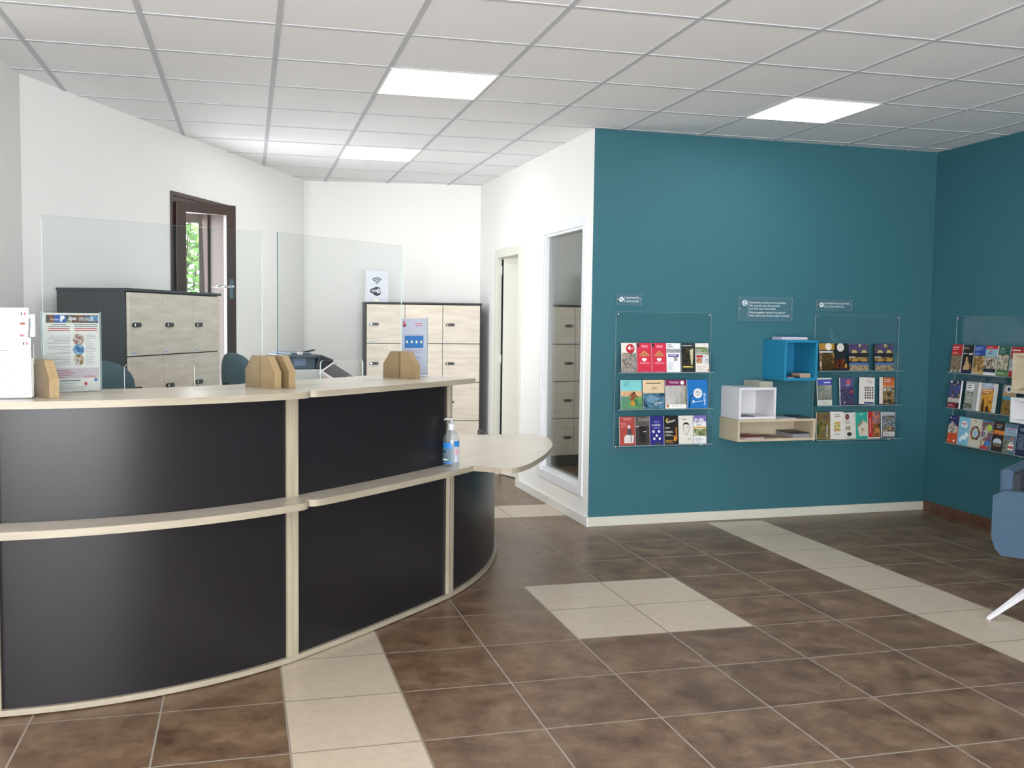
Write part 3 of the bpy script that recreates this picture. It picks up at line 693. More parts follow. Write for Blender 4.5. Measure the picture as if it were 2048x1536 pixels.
g.tube([(0, 0, .241), (-.012, .0, .243), (-.03, 0, .2425), (-.037, 0, .236)], [.0052, .005, .0045, .004], PW); g.tube([(0, 0, .18), (.004, 0, .02)], .003, PW); g.obj('pump', t)

# ------------------------------------------------------------ chairs behind the counter
def office_chair(loc, rotz, label, top, wid=.42, hgt=.40):
    t = thing('office_chair', label, 'chair', loc, rotz, 'swivel chairs behind the counter')
    # front faces -y; backrest at +y
    me = G(); n, mm = 28, 9; v = []; f = []
    zc = top-hgt/2
    def ring(k, s_, dy):
        out = []
        for i in range(n):
            a = 2*PI*i/n; ex = .80
            x = wid/2*s_*math.copysign(abs(math.cos(a))**ex, math.cos(a)); z = hgt/2*s_*math.copysign(abs(math.sin(a))**ex, math.sin(a))
            x *= 1-.10*(z/(hgt/2))*(-1 if z < 0 else .4)
            out.append((x, dy+.05*(-(x/(wid/2))**2)+.2+.03*math.cos(z*6), zc+z))
        return out
    rings = [ring(0, .05, -.035), ring(0, .5, -.036), ring(0, .82, -.030), ring(0, .95, -.020), ring(0, 1, 0), ring(0, .95, .018), ring(0, .8, .026), ring(0, .05, .03)]
    for r in rings: v += r
    for k in range(len(rings)-1):
        for i in range(n): f.append((k*n+i, k*n+(i+1) % n, (k+1)*n+(i+1) % n, (k+1)*n+i))
    f.append(tuple(range(n))[::-1]); f.append(tuple((len(rings)-1)*n+i for i in range(n)))
    me.add(v, f, M_TEALF, True); me.obj('backrest', t)
    sz = top-.50
    g = G(); p = [(.23*math.copysign(abs(math.cos(2*PI*i/28))**.6, math.cos(2*PI*i/28)), .23*math.copysign(abs(math.sin(2*PI*i/28))**.6, math.sin(2*PI*i/28))-.03) for i in range(28)]
    g.prism(p, sz-.03, sz+.045, M_TEALF); g.obj('seat', t, bevel=.02, seg=4)
    g = G(); g.tube([(0, .10, sz-.045), (0, .24, sz-.03), (0, .275, sz+.06), (0, .265, zc-.05)], [.022, .022, .02, .018], M_BLKP); g.obj('back_bracket', t)
    g = G(); g.lathe([(0, .06), (.028, .06), (.028, sz-.30), (.02, sz-.30), (.02, sz-.03), (0, sz-.03)], M_BLKP, n=16); g.obj('gas_column', t)
    ft = G(); ft.tube([(.17*math.cos(2*PI*i/24), .17*math.sin(2*PI*i/24), .26) for i in range(25)], .009, M_CHROME, caps=False)
    for k in range(3): ft.tube([(0, 0, .26), (.17*math.cos(k*2*PI/3), .17*math.sin(k*2*PI/3), .26)], .006, M_CHROME)
    ft.obj('foot_ring', t)
    for k in range(5):
        a = 2*PI*k/5; c, s_ = math.cos(a), math.sin(a)
        g = G(); g.tube([(0.02*c, .02*s_, .085), (.28*c, .28*s_, .06)], [.022, .014], M_BLKP); leg = g.obj('base_leg', t)
        g = G(Matrix.Translation((.28*c, .28*s_, .027)) @ Matrix.Rotation(a, 4, 'Z') @ Matrix.Rotation(PI/2, 4, 'X')); g.lathe([(0, -.02), (.02, -.02), (.026, -.012), (.026, .012), (.02, .02), (0, .02)], M_BLKP, n=16); g.obj('caster', leg)
    for sx in (-1, 1):
        g = G(); g.tube([(sx*.18, .02, sz-.035), (sx*.27, .02, sz-.03), (sx*.275, .02, sz+.16), (sx*.275, -.02, sz+.19)], .013, M_BLKP); g.box((sx*.275-.03, -.14, sz+.18), (sx*.275+.03, .12, sz+.205), M_BLKP); g.obj('armrest', t, bevel=.004)
    return t
office_chair((-.655, 5.15, 0), math.radians(175), 'petrol swivel chair behind the leaflet stand and left screen', 1.25, .36, .27)
office_chair((.155, 6.27, 0), math.radians(115), 'petrol swivel chair by the brown window, half behind a wooden foot', 1.245, .38, .27)

# ------------------------------------------------------------ copier
M_CPB = mat('copier_blue_grey', '5A6470', .4); M_CPW = mat('copier_white', 'E4E4E2', .4); M_CPD = mat('copier_dark', '34343E', .4)
t = thing('photocopier', 'office photocopier with tilted touch panel behind the right glass screen', 'copier', (.26, 7.55, 0), math.radians(14)); t.scale = (1, 1, 1.03)
g = G(); g.box((.05, -.30, .04), (.34, .32, .90), M_CPW)
g.box((.05, -.305, .02), (.34, .30, .05), M_CPD); g.obj('body', t, bevel=.012)
for k in range(4):
    g = G(); g.box((.07, -.318, .10+.175*k), (.32, -.295, .10+.175*k+.165), M_CPW if k % 2 == 0 else M_CPD); dr_ = g.obj('paper_drawer', t, bevel=.006)
    g = G(); g.box((.13, -.324, .21+.175*k), (.2, -.316, .235+.175*k), M_CPD); g.obj('drawer_handle', dr_)
g = G(); g.box((.04, -.31, .955), (.35, .30, 1.045), M_CPW); g.box((.06, -.28, .90), (.33, .32, .955), M_CPD); g.obj('output_section', t, bevel=.006)
g = G(); g.box((.05, -.22, 1.045), (.25, .30, 1.145), M_CPB); g.box((.03, -.26, 1.13), (.26, .30, 1.15), M_CPB); g.box((.08, -.226, 1.07), (.18, -.215, 1.14), mat('copier_blue_face', '7C8CA6', .35)); g.obj('scanner_unit', t, bevel=.014)
g = G(); g.box((.06, -.22, 1.148), (.22, .24, 1.165), M_CPB); g.box((.11, -.24, 1.150), (.15, -.2, 1.17), M_CPW); g.tube([(.22, 0, 1.16), (.28, 0, 1.172), (.32, 0, 1.18)], .007, M_CPD); g.obj('document_feeder', t, bevel=.008)
g = G(Matrix.Translation((.26, -.05, 1.045)) @ Matrix.Rotation(math.radians(20), 4, 'Y')); g.box((-.02, -.2, 0), (.10, .2, .11), M_CPD); g.obj('finisher', t, bevel=.01)
g = G(); g.box((.32, -.20, 1.036), (.43, .1, 1.085), mat('copier_taupe', '6A6262', .5)); g.obj('side_tray', t, bevel=.006)
TP = Matrix.Translation((.345, -.50, .985)) @ Matrix.Rotation(math.radians(-32), 4, 'Z') @ Matrix.Rotation(math.radians(31), 4, 'Y') @ Matrix.Rotation(math.radians(12), 4, 'X')
g = G(TP); g.box((-.13, -.14, .0), (.14, .14, .03), M_CPW); cp = g.obj('control_panel', t, bevel=.008)
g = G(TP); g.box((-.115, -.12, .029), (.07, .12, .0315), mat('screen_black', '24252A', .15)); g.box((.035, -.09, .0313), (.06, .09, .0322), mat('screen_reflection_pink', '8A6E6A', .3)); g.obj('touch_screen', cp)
g = G(); g.box((.20, -.42, .80), (.32, -.28, .93), M_CPB); g.obj('panel_arm', t, bevel=.01)
# ------------------------------------------------------------ display racks on the teal walls
dBl = (W2-W1).normalized(); RZB = math.atan2(dBl.y, dBl.x)
dRt = (RA-W2).normalized(); RZR = math.atan2(dRt.y, dRt.x)
def pblue(x, z, d=0): # x = distance along the wall from the white corner, d = distance in front of it
    p = W1+dBl*x; n = Vector((dBl.y, -dBl.x)); return (p.x+n.x*d, p.y+n.y*d, z)
def pright(x, z, d=0): # x = distance from the inner corner towards the camera
    p = W2+dRt*x; n = Vector((dRt.y, -dRt.x)); return (p.x+n.x*d, p.y+n.y*d, z)
def rack(loc, rotz, label, w_, h_, rows, stick=None):
    """loc = bottom left corner on the wall surface; rows = heights of the ledges"""
    t = thing('brochure_rack', label, 'brochure rack', loc, rotz, 'clear wall racks')
    g = G(); g.box((0, -.026, 0), (w_, -.022, h_), M_ACR); g.obj('back_plate', t)
    g = G()
    for a, b in (((-.0015, -.027, 0), (0, -.021, h_)), ((w_, -.027, 0), (w_+.0015, -.021, h_)), ((0, -.027, h_), (w_, -.021, h_+.0015)), ((0, -.027, -.0015), (w_, -.021, 0))): g.box(a, b, M_ACRE)
    g.obj('polished_edge', t)
    for zr in rows:
        g = G(); g.box((.0, -.088, zr-.004), (w_, -.026, zr), M_ACR); sh = g.obj('ledge', t)
        g = G(); g.box((0, -.0895, zr-.0045), (w_, -.088, zr+.0005), M_ACRE); g.obj('ledge_edge', sh)
        g = G(); g.box((0, -.088, zr+.118), (w_, -.085, zr+.121), M_ACR)
        for xx in (0, w_-.003): g.box((xx, -.088, zr), (xx+.003, -.026, zr+.13), M_ACR)
        g.obj('front_bar', sh)
    for xx, zz in ((.016, .018), (w_-.016, .018), (.016, h_-.018), (w_-.016, h_-.018)):
        g = G(Matrix.Translation((xx, 0, zz)) @ Matrix.Rotation(PI/2, 4, 'X')); g.lathe([(.0045, .0008), (.0045, .027), (.008, .027), (.008, .033), (.006, .035), (0, .035)], M_CHROME, n=14); g.obj('standoff', t)
    sx_ = stick or w_-.07
    g = G(); g.rect(sx_, .012, sx_+.028, .04, -.0268, mat('rack_sticker', 'C9CBD0', .5)); g.rect(sx_+.035, .022, sx_+.042, .03, -.0268, mat('rack_sticker', 'C9CBD0', .5)); g.obj('sticker', t)
    return t
_seed = [0]
def brochure(pos, loc_fn, x, z, w_, h_, label, group, draw, base='F2F0EC', th=.007, lean=.10, yaw=0.0, rz=0, d=.075, name='brochure', cat='brochure'):
    x0_ = .345 if loc_fn is pright else (.210 if x < 1 else 1.808)
    x = x0_+(.003 if x0_ > 1 else -.003 if x0_ < .3 else .002)+(x-x0_)*1.14; w_ *= 1.125
    z += abs(yaw)*w_/2+max(0, th-.008)*lean+.0004
    loc = loc_fn(x+w_/2, z, d)
    o = G(); bm = mat('cover_'+base, base, .38)
    # a folded leaflet: gently bowed cover
    nx = 5; bow = .0035
    def yy(i): return -bow*(1-((i/nx)*2-1)**2)
    for i in range(nx):
        xa, xb = -w_/2+w_*i/nx, -w_/2+w_*(i+1)/nx; ya, yb = yy(i), yy(i+1)
        o.add([(xa, ya, 0), (xb, yb, 0), (xb, th, 0), (xa, th, 0), (xa, ya, h_), (xb, yb, h_), (xb, th, h_), (xa, th, h_)], [(0, 3, 2, 1), (4, 5, 6, 7), (2, 3, 7, 6), (0, 1, 5, 4)]+([(3, 0, 4, 7)] if i == 0 else [])+([(1, 2, 6, 5)] if i == nx-1 else []), bm)
    Y = -bow-.0004
    class D:
        def r(s, x0, z0, x1, z1, m, l=0):
            o.rect(-w_/2+x0*w_, z0*h_, -w_/2+x1*w_, z1*h_, Y-.00015*l, m if not isinstance(m, str) else mat('ink_'+m, m, .4))
        def c(s, cx, cz, r, m, l=1, sz=1): o.disc((-w_/2+cx*w_, cz*h_), r*w_, Y-.00015*l, m if not isinstance(m, str) else mat('ink_'+m, m, .4), 22, sz)
        def t(s, tx, x0, z0, size, m='FFFFFF', l=3, rot=0, width=None, bold=.01): o.text(tx, -w_/2+x0*w_, z0*h_, size*w_, Y-.00015*l, mat('ink_'+m, m, .4), rot=rot, width=width*w_ if width else None, bold=bold)
        def l(s, x0, z0, x1, z1, n, m='888888', l=2, just='l'): _seed[0] += 1; o.lines(-w_/2+x0*w_, z0*h_, -w_/2+x1*w_, z1*h_, n, Y-.00015*l, mat('ink_'+m, m, .5), .35, _seed[0], just)
        def p(s, pts, m, l=2): o.poly([(-w_/2+a*w_, b*h_) for a, b in pts], Y-.00015*l, m if not isinstance(m, str) else mat('ink_'+m, m, .4))
    if draw: draw(D())
    ob = o.obj(name); ob.location = loc; ob.rotation_euler = (-lean, yaw, rz)
    return tag(ob, label, cat, group)
def ph(*cols, scale=45, seed=None):
    _seed[0] += 1
    return photo(list(cols), scale, _seed[0])

R1X, R1Z = .178, .555
rack(pblue(R1X, R1Z), RZB, 'clear acrylic brochure rack nearest the white corner of the teal wall', .748, .978, (.550, .288, .022+.008))
R2X, R2Z = 1.803, .558
rack(pblue(R2X, R2Z), RZB, 'clear acrylic brochure rack on the teal wall, right of the wall boxes', .748, .975, (.553, .290, .030))
rack(pright(.335, .552), RZR, 'clear acrylic brochure rack on the right-hand teal wall above the armchair', .84, .98, (.560, .295, .030), .682)
# drawings ---------------------------------------------------
def c_fete(d): d.r(0, 0, 1, 1, 'E8E0D8'); d.r(0, .0, 1, .66, ph('2E4238', 'C9A088', 'E8E4DC', '5A6E4A', '30303C', '9A3A42', scale=75)); d.c(.60, .80, .30, 'B8202F', 2, 1); d.t('4', .42, .76, .38, 'FFFFFF', 4, bold=.03); d.l(.62, .76, .84, .86, 3, 'F0D0D0', 4)
def c_red(d):
    d.r(0, 0, 1, 1, 'D0304A'); d.r(.02, .86, .16, .98, '30242A', 2); d.t('VERDON', .30, .87, .14, 'F6D8DC', 3, width=.46); d.r(.30, .835, .76, .845, 'F0C0C8', 3)
    d.p([(.12, .56), (.5, .74), (.9, .56), (.82, .56), (.5, .69), (.2, .56)], 'C9A25E'); d.p([(.22, .54), (.5, .66), (.8, .54)], 'B98A5A', 3)
    d.p([(.36, .48), (.64, .48), (.67, .43), (.5, .35), (.33, .43)], 'F4F4F2', 4); d.t('VERDON', .18, .28, .17, 'EFA8B4', 3, width=.66); d.l(.3, .12, .72, .19, 2, 'A02038'); d.r(.2, .02, .8, .035, 'F2C8D0')
def c_conf(d): d.r(0, 0, 1, 1, 'EDEDF0'); d.r(0, .66, 1, .80, ph('22232A', 'DADADF', '3A3C46', scale=90)); d.r(.12, .52, .9, .61, '453F86', 3); d.l(.2, .54, .82, .60, 1, 'E8E8F4', 4); d.r(.54, .38, .78, .52, ph('30303A', 'B8A8A0', '4A4048'), 4); d.l(.06, .84, .5, .97, 2, '555560'); d.l(.08, .05, .6, .34, 6, 'B0B0B8')
def c_exp(d): d.r(0, 0, 1, 1, '22282C'); d.r(.05, .86, .95, .98, '2E3A44', 1); d.l(.08, .88, .92, .95, 1, 'D8CDB8', 3); d.r(.08, .14, .92, .84, ph('1E2422', '6E5A38', 'C0A870', '2C3836', '4A3A2C', scale=50)); d.p([(.62, .78), (.88, .80), (.80, .26), (.70, .24)], 'C8C0A0', 2); d.r(.1, .16, .8, .2, 'E6D26A', 3)
def c_carte(d): d.r(0, 0, 1, 1, 'E6E0D6'); d.r(0, .60, 1, .86, ph('4A6A34', '8CA264', 'D8D8D0', '35502E')); d.r(.05, .5, .55, .58, 'B02A3A', 2); d.r(.05, .30, .48, .49, ph('5A4236', 'C4A07A', '8A3A30'), 2); d.r(.55, .3, .98, .56, ph('7A8CA4', 'E4E2DE', '50606C'), 2); d.l(.1, .06, .8, .2, 3, 'B8A898'); d.r(.86, .03, .98, .1, 'D87A70', 2)
def c_scat(d): d.r(0, 0, 1, 1, '7EC8C8'); d.r(0, .0, 1, .44, ph('3E8C54', '8CC46A', '62A878', scale=25)); d.r(0, .44, 1, .62, ph('C49C74', 'E0B48A', 'A87C5C'), 1); d.p([(.40, .45), (.52, .56), (.66, .58), (.72, .50), (.92, .34), (.70, .44), (.60, .30), (.44, .30), (.40, .36), (.54, .42)], '8E4A2C', 3); d.c(.56, .20, .11, 'C8862E', 3); d.c(.62, .56, .055, '3A2418', 4); d.l(.12, .78, .5, .95, 5, '3C7C94')
def c_sea(d): d.r(0, 0, 1, 1, '2E4A58'); d.r(0, .52, 1, 1, 'DCC4A0', 1); d.r(.0, .0, 1, .54, ph('1C3846', '5A86A0', '2C5468', 'A8C0C8', scale=30), 2); d.l(.14, .84, .86, .93, 1, '6A4A2C', 3); d.l(.35, .66, .7, .76, 2, '7A5A40', just='c'); d.p([(.1, .30), (.3, .50), (.55, .46), (.8, .34), (.4, .2)], '6C90AC', 3); d.l(.58, .16, .95, .24, 2, 'E8EEF0', 4)
def c_hill(d): d.r(0, 0, 1, 1, 'F4F2EE'); d.r(0, .80, 1, 1, '7A2458', 1); d.t('Verdon', .2, .87, .17, 'E8C8D8', 3, width=.46); d.c(.82, .90, .09, 'F4EEF0', 3); d.r(0, .14, 1, .80, ph('4A5A2C', '94964A', 'C4B48C', '6E7A3A', '9AB0C8', scale=38)); d.c(.1, .09, .07, 'B86A4A', 3); d.l(.3, .06, .9, .11, 1, '9AA0A8')
def c_blue(d): d.r(0, 0, 1, 1, '1E72BC'); d.c(.52, .52, .22, 'E6E2DC', 2); d.l(.38, .42, .66, .62, 4, '3A78A8', 3, 'c'); d.p([(.22, .20), (.5, .24), (.74, .26), (.74, .245), (.5, .225), (.22, .185)], 'F0F4F8', 3); d.c(.3, .24, .05, 'F0F4F8', 3); d.t('THÉÂTRE', .90, .1, .13, 'E6F0F8', 3, rot=PI/2, width=None); d.p([(.05, .05), (.12, .02), (.18, .4), (.34, .52), (.15, .44)], '14304A', 2)
def c_brick(d): d.r(0, 0, 1, 1, 'A8413C'); d.l(.2, .86, .86, .97, 2, 'E0A8A0', just='c'); d.l(.08, .60, .5, .8, 4, 'D89890'); d.c(.62, .64, .10, 'D8D0C8', 2); d.p([(.48, .36), (.78, .36), (.74, .58), (.54, .58)], '4A5058', 3); d.p([(.28, .08), (.9, .08), (.94, .34), (.5, .40), (.3, .3)], 'D6D0CC', 2); d.r(.72, .1, .76, .56, '2A2C30', 4)
def c_dark(d): d.r(0, 0, 1, 1, '3A3432'); d.r(0, .66, 1, 1, ph('6A6260', '4C4644', '7C746E', scale=20), 1); d.l(.15, .82, .85, .94, 2, 'A8A09C', 3, 'c'); d.r(.28, .1, .72, .66, '1E1A1A', 2); d.l(.02, .62, .3, .68, 1, 'F0E8E0', 4); d.l(.56, .44, .9, .50, 1, 'E8DCD0', 4)
def c_night(d):
    d.r(0, 0, 1, 1, '28267A'); d.t('DU MARGÉ', .16, .66, .15, 'F2F2FA', 3, width=.6); d.l(.18, .74, .8, .84, 2, '8A8ACA', 3, 'c'); d.l(.2, .56, .8, .62, 1, 'A8A8DA', 3, 'c'); d.c(.26, .46, .09, 'D8DAEA', 2); d.c(.66, .46, .09, 'D8DAEA', 2)
    for x_, z_ in ((.42, .28), (.24, .17), (.64, .17)): d.r(x_, z_, x_+.14, z_+.08, 'EDEDF2', 2)
    d.p([(.3, .02), (.6, .12), (.8, .04), (.7, .0)], '3C3A52', 2)
def c_jazz(d): d.r(0, 0, 1, 1, '1E1A1A'); d.t('Saveurs', .20, .74, .24, 'F4F0E8', 3, rot=.22, width=.66); d.c(.26, .84, .13, 'E0B84A', 2); d.c(.3, .84, .08, '1E1A1A', 3); d.p([(.86, .60), (.93, .60), (.95, .2), (.82, .08), (.70, .14), (.72, .34), (.80, .28), (.83, .22), (.86, .3)], 'D8861E', 3); d.l(.08, .54, .5, .62, 1, 'F0ECE6'); d.l(.08, .40, .72, .48, 2, 'E8E4E0'); d.l(.08, .28, .66, .36, 2, 'D8D0C8'); d.l(.08, .04, .8, .16, 3, 'C89A4A')
def c_face(d):
    d.r(0, 0, 1, 1, 'DEDBD2'); d.l(.22, .84, .6, .90, 1, '3A3A3A', 3)
    P = [(.28, .66), (.36, .75), (.52, .77), (.68, .74), (.76, .64), (.74, .50), (.62, .36), (.52, .30), (.40, .36), (.30, .50)]
    c_ = (.52, .55)
    for i in range(len(P)):
        a, b = P[i], P[(i+1) % len(P)]; ai = (c_[0]+(a[0]-c_[0])*.9, c_[1]+(a[1]-c_[1])*.93); bi = (c_[0]+(b[0]-c_[0])*.9, c_[1]+(b[1]-c_[1])*.93)
        d.p([a, b, bi, ai], '2C2C30', 3)
    d.p([(.3, .66), (.36, .75), (.68, .74), (.74, .66), (.5, .70)], '2A2A2C', 3); d.r(.38, .59, .46, .60, '3A3A3A', 4); d.r(.58, .59, .66, .60, '3A3A3A', 4); d.p([(.50, .57), (.53, .47), (.56, .47), (.53, .49)], '505050', 4); d.r(.47, .41, .58, .418, '6A4A4A', 4); d.l(.6, .12, .92, .2, 2, '7A7A78')
def c_lav(d): d.r(0, 0, 1, 1, 'E4E2E6'); d.r(0, .78, 1, 1, '7C6CB4', 1); d.r(.1, .72, .8, .90, ph('B8B0C8', 'E8E8EE', '6A6A80'), 2); d.l(.22, .63, .72, .69, 1, '50505A', 3); d.r(0, .55, 1, .6, 'D8A83A', 2); d.r(0, .27, 1, .53, ph('4A5A3A', '8A9464', 'D0D0C4'), 2); d.l(.1, .06, .8, .2, 3, '8A8A90')
def c_gold(d): d.r(0, 0, 1, 1, '2A2620'); d.r(.0, .76, 1, 1, 'A8823A', 1); d.r(0, .66, .9, .72, 'C4CCD0', 1); d.r(.18, .0, 1, .64, ph('2A2420', '8C6A34', '3A342C', 'C8A040', scale=40)); d.c(.62, .88, .21, 'E4DCC8', 2); d.r(0, 0, .16, .66, ph('A0805C', '4A4038', 'C8B898'), 2)
def c_orange(d): d.r(0, 0, 1, 1, '1E2228'); d.c(.46, .86, .31, 'E2E0D8', 2); d.c(.46, .86, .27, 'D4D2CA', 3); d.r(0, .08, .42, .42, ph('1E1A18', 'B8581E', '6A3014', scale=60)); d.r(.42, .08, .78, .42, ph('241C18', 'D8742A', '8A3E1A', scale=60)); d.r(.82, .1, .98, .25, 'C8862E', 2)
def c_cars(d):
    d.r(0, 0, 1, 1, '1E2228'); d.r(0, .66, 1, 1, ph('1C2232', '5C4C80', '2A3448', '8A7A40'), 1); d.p([(.5, .98), (.62, .98), (.56, .86)], 'C8C0A0', 3); d.r(0, .36, 1, .50, ph('2A2420', 'A08048', '3A3A3E'), 1); d.r(0, .20, 1, .29, '4E6CA0', 1); d.r(0, 0, 1, .20, ph('2A2A28', 'A89878', '6A5A40'), 1)
    for x_ in (.14, .62): d.p([(x_, .68), (x_+.06, .76), (x_+.2, .77), (x_+.3, .70), (x_+.3, .66), (x_, .65)], 'B8A868', 3); d.p([(x_, .36), (x_+.06, .44), (x_+.2, .44), (x_+.3, .38), (x_+.3, .34), (x_, .33)], 'A88A48', 3)
    d.r(0, .49, .32, .52, 'D8D8DC', 3)
def c_river(d): d.r(0, 0, 1, 1, 'C8CCC4'); d.r(0, .74, 1, .94, '4A50A8', 1); d.l(.44, .79, .92, .88, 1, 'F0F0FA', 3); d.r(0, .34, 1, .74, ph('3A4A3A', 'B0B8A8', '7A8A6C', '2A3430')); d.r(0, .20, 1, .34, ph('2A2A28', '8C8C84', '4A4A44'), 1); d.l(.3, .04, .9, .14, 2, '8A8E86')
def c_violet(d): d.r(0, 0, 1, 1, '55507E'); d.r(0, 0, 1, .66, ph('3C3A6A', '7C78A4', '2E2C50', 'A0A0B8', scale=40)); d.r(.48, .76, .74, .92, 'B85A5A', 2); d.l(.4, .70, .85, .76, 1, 'C8C0DA'); d.c(.3, .09, .045, 'E0E0E8', 2); d.p([(.6, .46), (.95, .56), (.98, .50), (.9, .42)], '9A3A44', 3)
def c_dots(d):
    d.r(0, 0, 1, 1, 'D6D4D0'); d.l(.45, .86, .92, .92, 1, 'C86A50'); d.l(.5, .8, .9, .85, 1, '6A7AA0')
    for r_ in range(5):
        for c__ in range(4): d.c(.38+.16*c__, .62-.095*r_, .058, ['5A3A30', '3A4250', '6A4A34', '4A3E4E'][(r_*3+c__) % 4], 2)
    d.r(.3, .02, .95, .09, '36406A', 2)
def c_rock(d): d.r(0, 0, 1, 1, 'D8CFC0'); d.r(.18, .66, 1, 1, ph('A8502A', 'C87844', '8A3A20', scale=30), 1); d.l(.24, .82, .9, .94, 2, 'F0E0D0', 3); d.r(.18, .0, 1, .64, ph('20221E', '6E5A3A', '98885C', '303838', scale=35), 1); d.c(.32, .54, .09, 'D8D8D8', 3); d.p([(.45, .62), (.9, .52), (.92, .47), (.5, .56)], 'A8B0B4', 3)
def c_paint(d): d.r(0, 0, 1, 1, '8C8250'); d.r(0, 0, 1, 1, ph('5E6E3C', 'B49A58', '8C8C62', 'A07844', '6A6A8A', scale=16)); d.p([(.7, .1), (.8, .1), (.82, .5), (.74, .58)], 'A8A8A0', 2)
def c_wtown(d): d.r(0, 0, 1, 1, 'D9D6CE'); d.l(.2, .80, .85, .92, 2, '6A6A6A', just='c'); d.r(.26, .28, .76, .64, ph('2A5A9A', 'C8A04A', 'D8C890', '4A7A3A'), 2); d.l(.3, .14, .75, .22, 2, '8A8A88', just='c')
def c_oval(d): d.r(0, 0, 1, 1, 'D2CFC8'); d.c(.40, .84, .17, '5A2A28', 2, 1.25); d.c(.40, .84, .07, '98585A', 3, 1.4); d.l(.14, .58, .66, .70, 3, '5A5A58', just='c'); d.r(.2, .34, .62, .48, ph('3A3A2E', 'A8987A', '6A6A50'), 2); d.c(.5, .18, .20, '33322E', 2, .7); d.l(.2, .03, .7, .09, 1, '4A4A48')
def c_teal(d): d.r(0, 0, 1, 1, '2E9C8A'); d.p([(.14, .50), (.6, .70), (1, .56), (1, .1), (.3, .1)], 'C8C4B4'); d.p([(.14, .50), (.6, .70), (.62, .60), (.2, .42)], '8C7A5C', 3); d.r(.42, .12, .86, .40, ph('9A8A64', 'D8D2C0', '6A5A40'), 3); d.l(.3, .88, .8, .94, 1, 'CDEDE6')
def c_redsp(d): d.r(0, 0, 1, 1, '7A5A40'); d.r(.0, .05, .38, 1, 'A8282C', 2); d.r(.14, .2, .22, .75, 'D89080', 4); d.r(.38, .55, 1, 1, ph('4A5A8A', 'C87A34', '3C4C7C'), 1); d.r(.38, .12, 1, .55, ph('3A2C1E', '9A5A2C', 'B88A4A'), 1); d.r(.0, 0, 1, .045, 'D8CFC8', 3)
def c_photo(d): d.r(0, 0, 1, 1, '5A6068'); d.r(0, .86, 1, 1, 'A8ACB0', 1); d.r(0, .26, 1, .86, ph('3A4A5E', '8C96A0', '2C3430', 'A89070'), 1); d.r(.08, .06, .95, .24, 'C8C4C0', 2); d.l(.14, .1, .7, .2, 2, '8A8A8A', 3)
def c_rtop(d): d.r(0, 0, 1, 1, '3A3E3A'); d.r(0, .62, 1, 1, 'B22A2E', 1); d.l(.05, .86, .7, .95, 1, 'F0C8C0', 3); d.l(.05, .80, .85, .87, 1, 'F0C8C0', 3); d.l(.05, .66, .75, .74, 2, 'E8A8A0', 3); d.r(0, .02, 1, .62, ph('2A3A48', '9A8460', '5A4A34', 'A8B4BC'), 1); d.r(.12, .02, .24, .08, 'D8D8DC', 3)
def c_baker(d): d.r(0, 0, 1, 1, '201E1E'); d.l(.04, .84, .7, .94, 2, 'C8C0A8'); d.p([(.55, .70), (.9, .72), (.9, .66), (.6, .66)], 'E8E4DC', 3); d.l(.04, .66, .5, .72, 1, 'E8E4DC'); d.c(.42, .52, .11, 'C09068', 3, 1.1); d.p([(.12, .12), (.3, .36), (.36, .46), (.58, .44), (.72, .30), (.74, .12)], 'B8A070', 2); d.p([(.7, .14), (.9, .16), (.9, .34), (.78, .34)], '9A5A38', 3); d.r(0, 0, 1, .1, '1E2450', 3)
def c_bluesand(d): d.r(0, 0, 1, 1, '2A4A98'); d.l(.08, .82, .8, .95, 3, 'A8B8E4'); d.l(.1, .68, .7, .74, 1, 'A8B8E4'); d.r(0, 0, 1, .64, ph('9A7A48', 'C4A468', '7A5A34', '6E7A50', scale=30), 1); d.r(.5, .1, .58, .26, '7A2820', 3); d.r(0, 0, .6, .05, 'C8B8A0', 3)
def c_park(d): d.r(0, 0, 1, 1, '90B4BE'); d.r(0, .90, 1, 1, 'C02828', 2); d.l(.15, .93, .75, .97, 1, 'F4D8D0', 3); d.l(.2, .71, .7, .79, 1, '3A5464', 3); d.p([(.3, .80), (.45, .86), (.6, .80)], 'C85A4A', 3); d.r(0, .22, 1, .62, ph('2E3028', '9A8868', 'D4D0C4', '7A3A34', '4A5A38', scale=60), 1); d.r(0, .1, 1, .22, '22303E', 2); d.r(0, 0, 1, .08, 'ECE8E4', 3)
def c_green(d): d.r(0, 0, 1, 1, '2E5A4C'); d.l(.18, .88, .6, .95, 1, 'E0E8E0', 3); d.l(.1, .76, .8, .86, 2, '9AC0B0'); d.r(.05, .2, .92, .72, ph('3A3E28', 'A89874', 'DCD8CC', '5A6A34', scale=50), 1); d.r(0, 0, 1, .16, '6E8C60', 2); d.l(.1, .06, .7, .13, 1, 'C8D8A0', 3)
def c_redr(d): d.r(0, 0, 1, 1, 'A82A2C'); d.l(.1, .84, .9, .94, 1, 'F4F0E8', 3); d.r(.0, .2, 1, .62, ph('8AA4B8', 'E4E0DC', '4A5A3A'), 1); d.r(0, .0, 1, .2, 'B02A2C', 2)
def c_sport(d): d.r(0, 0, 1, 1, '23243A'); d.r(.05, .9, .24, .98, 'C8CCD8', 2); d.r(.5, .88, .76, .98, ph('C8CCD8', '30303E'), 2); d.r(0, .36, 1, .86, ph('1E2650', '4A5A98', '20202C', 'B08C6A', scale=50), 1); d.r(0, .20, 1, .36, 'B8B4B0', 1); d.r(0, 0, .78, .18, '7A1E2C', 2); d.l(.05, .04, .6, .14, 2, 'D8A8A8', 3)
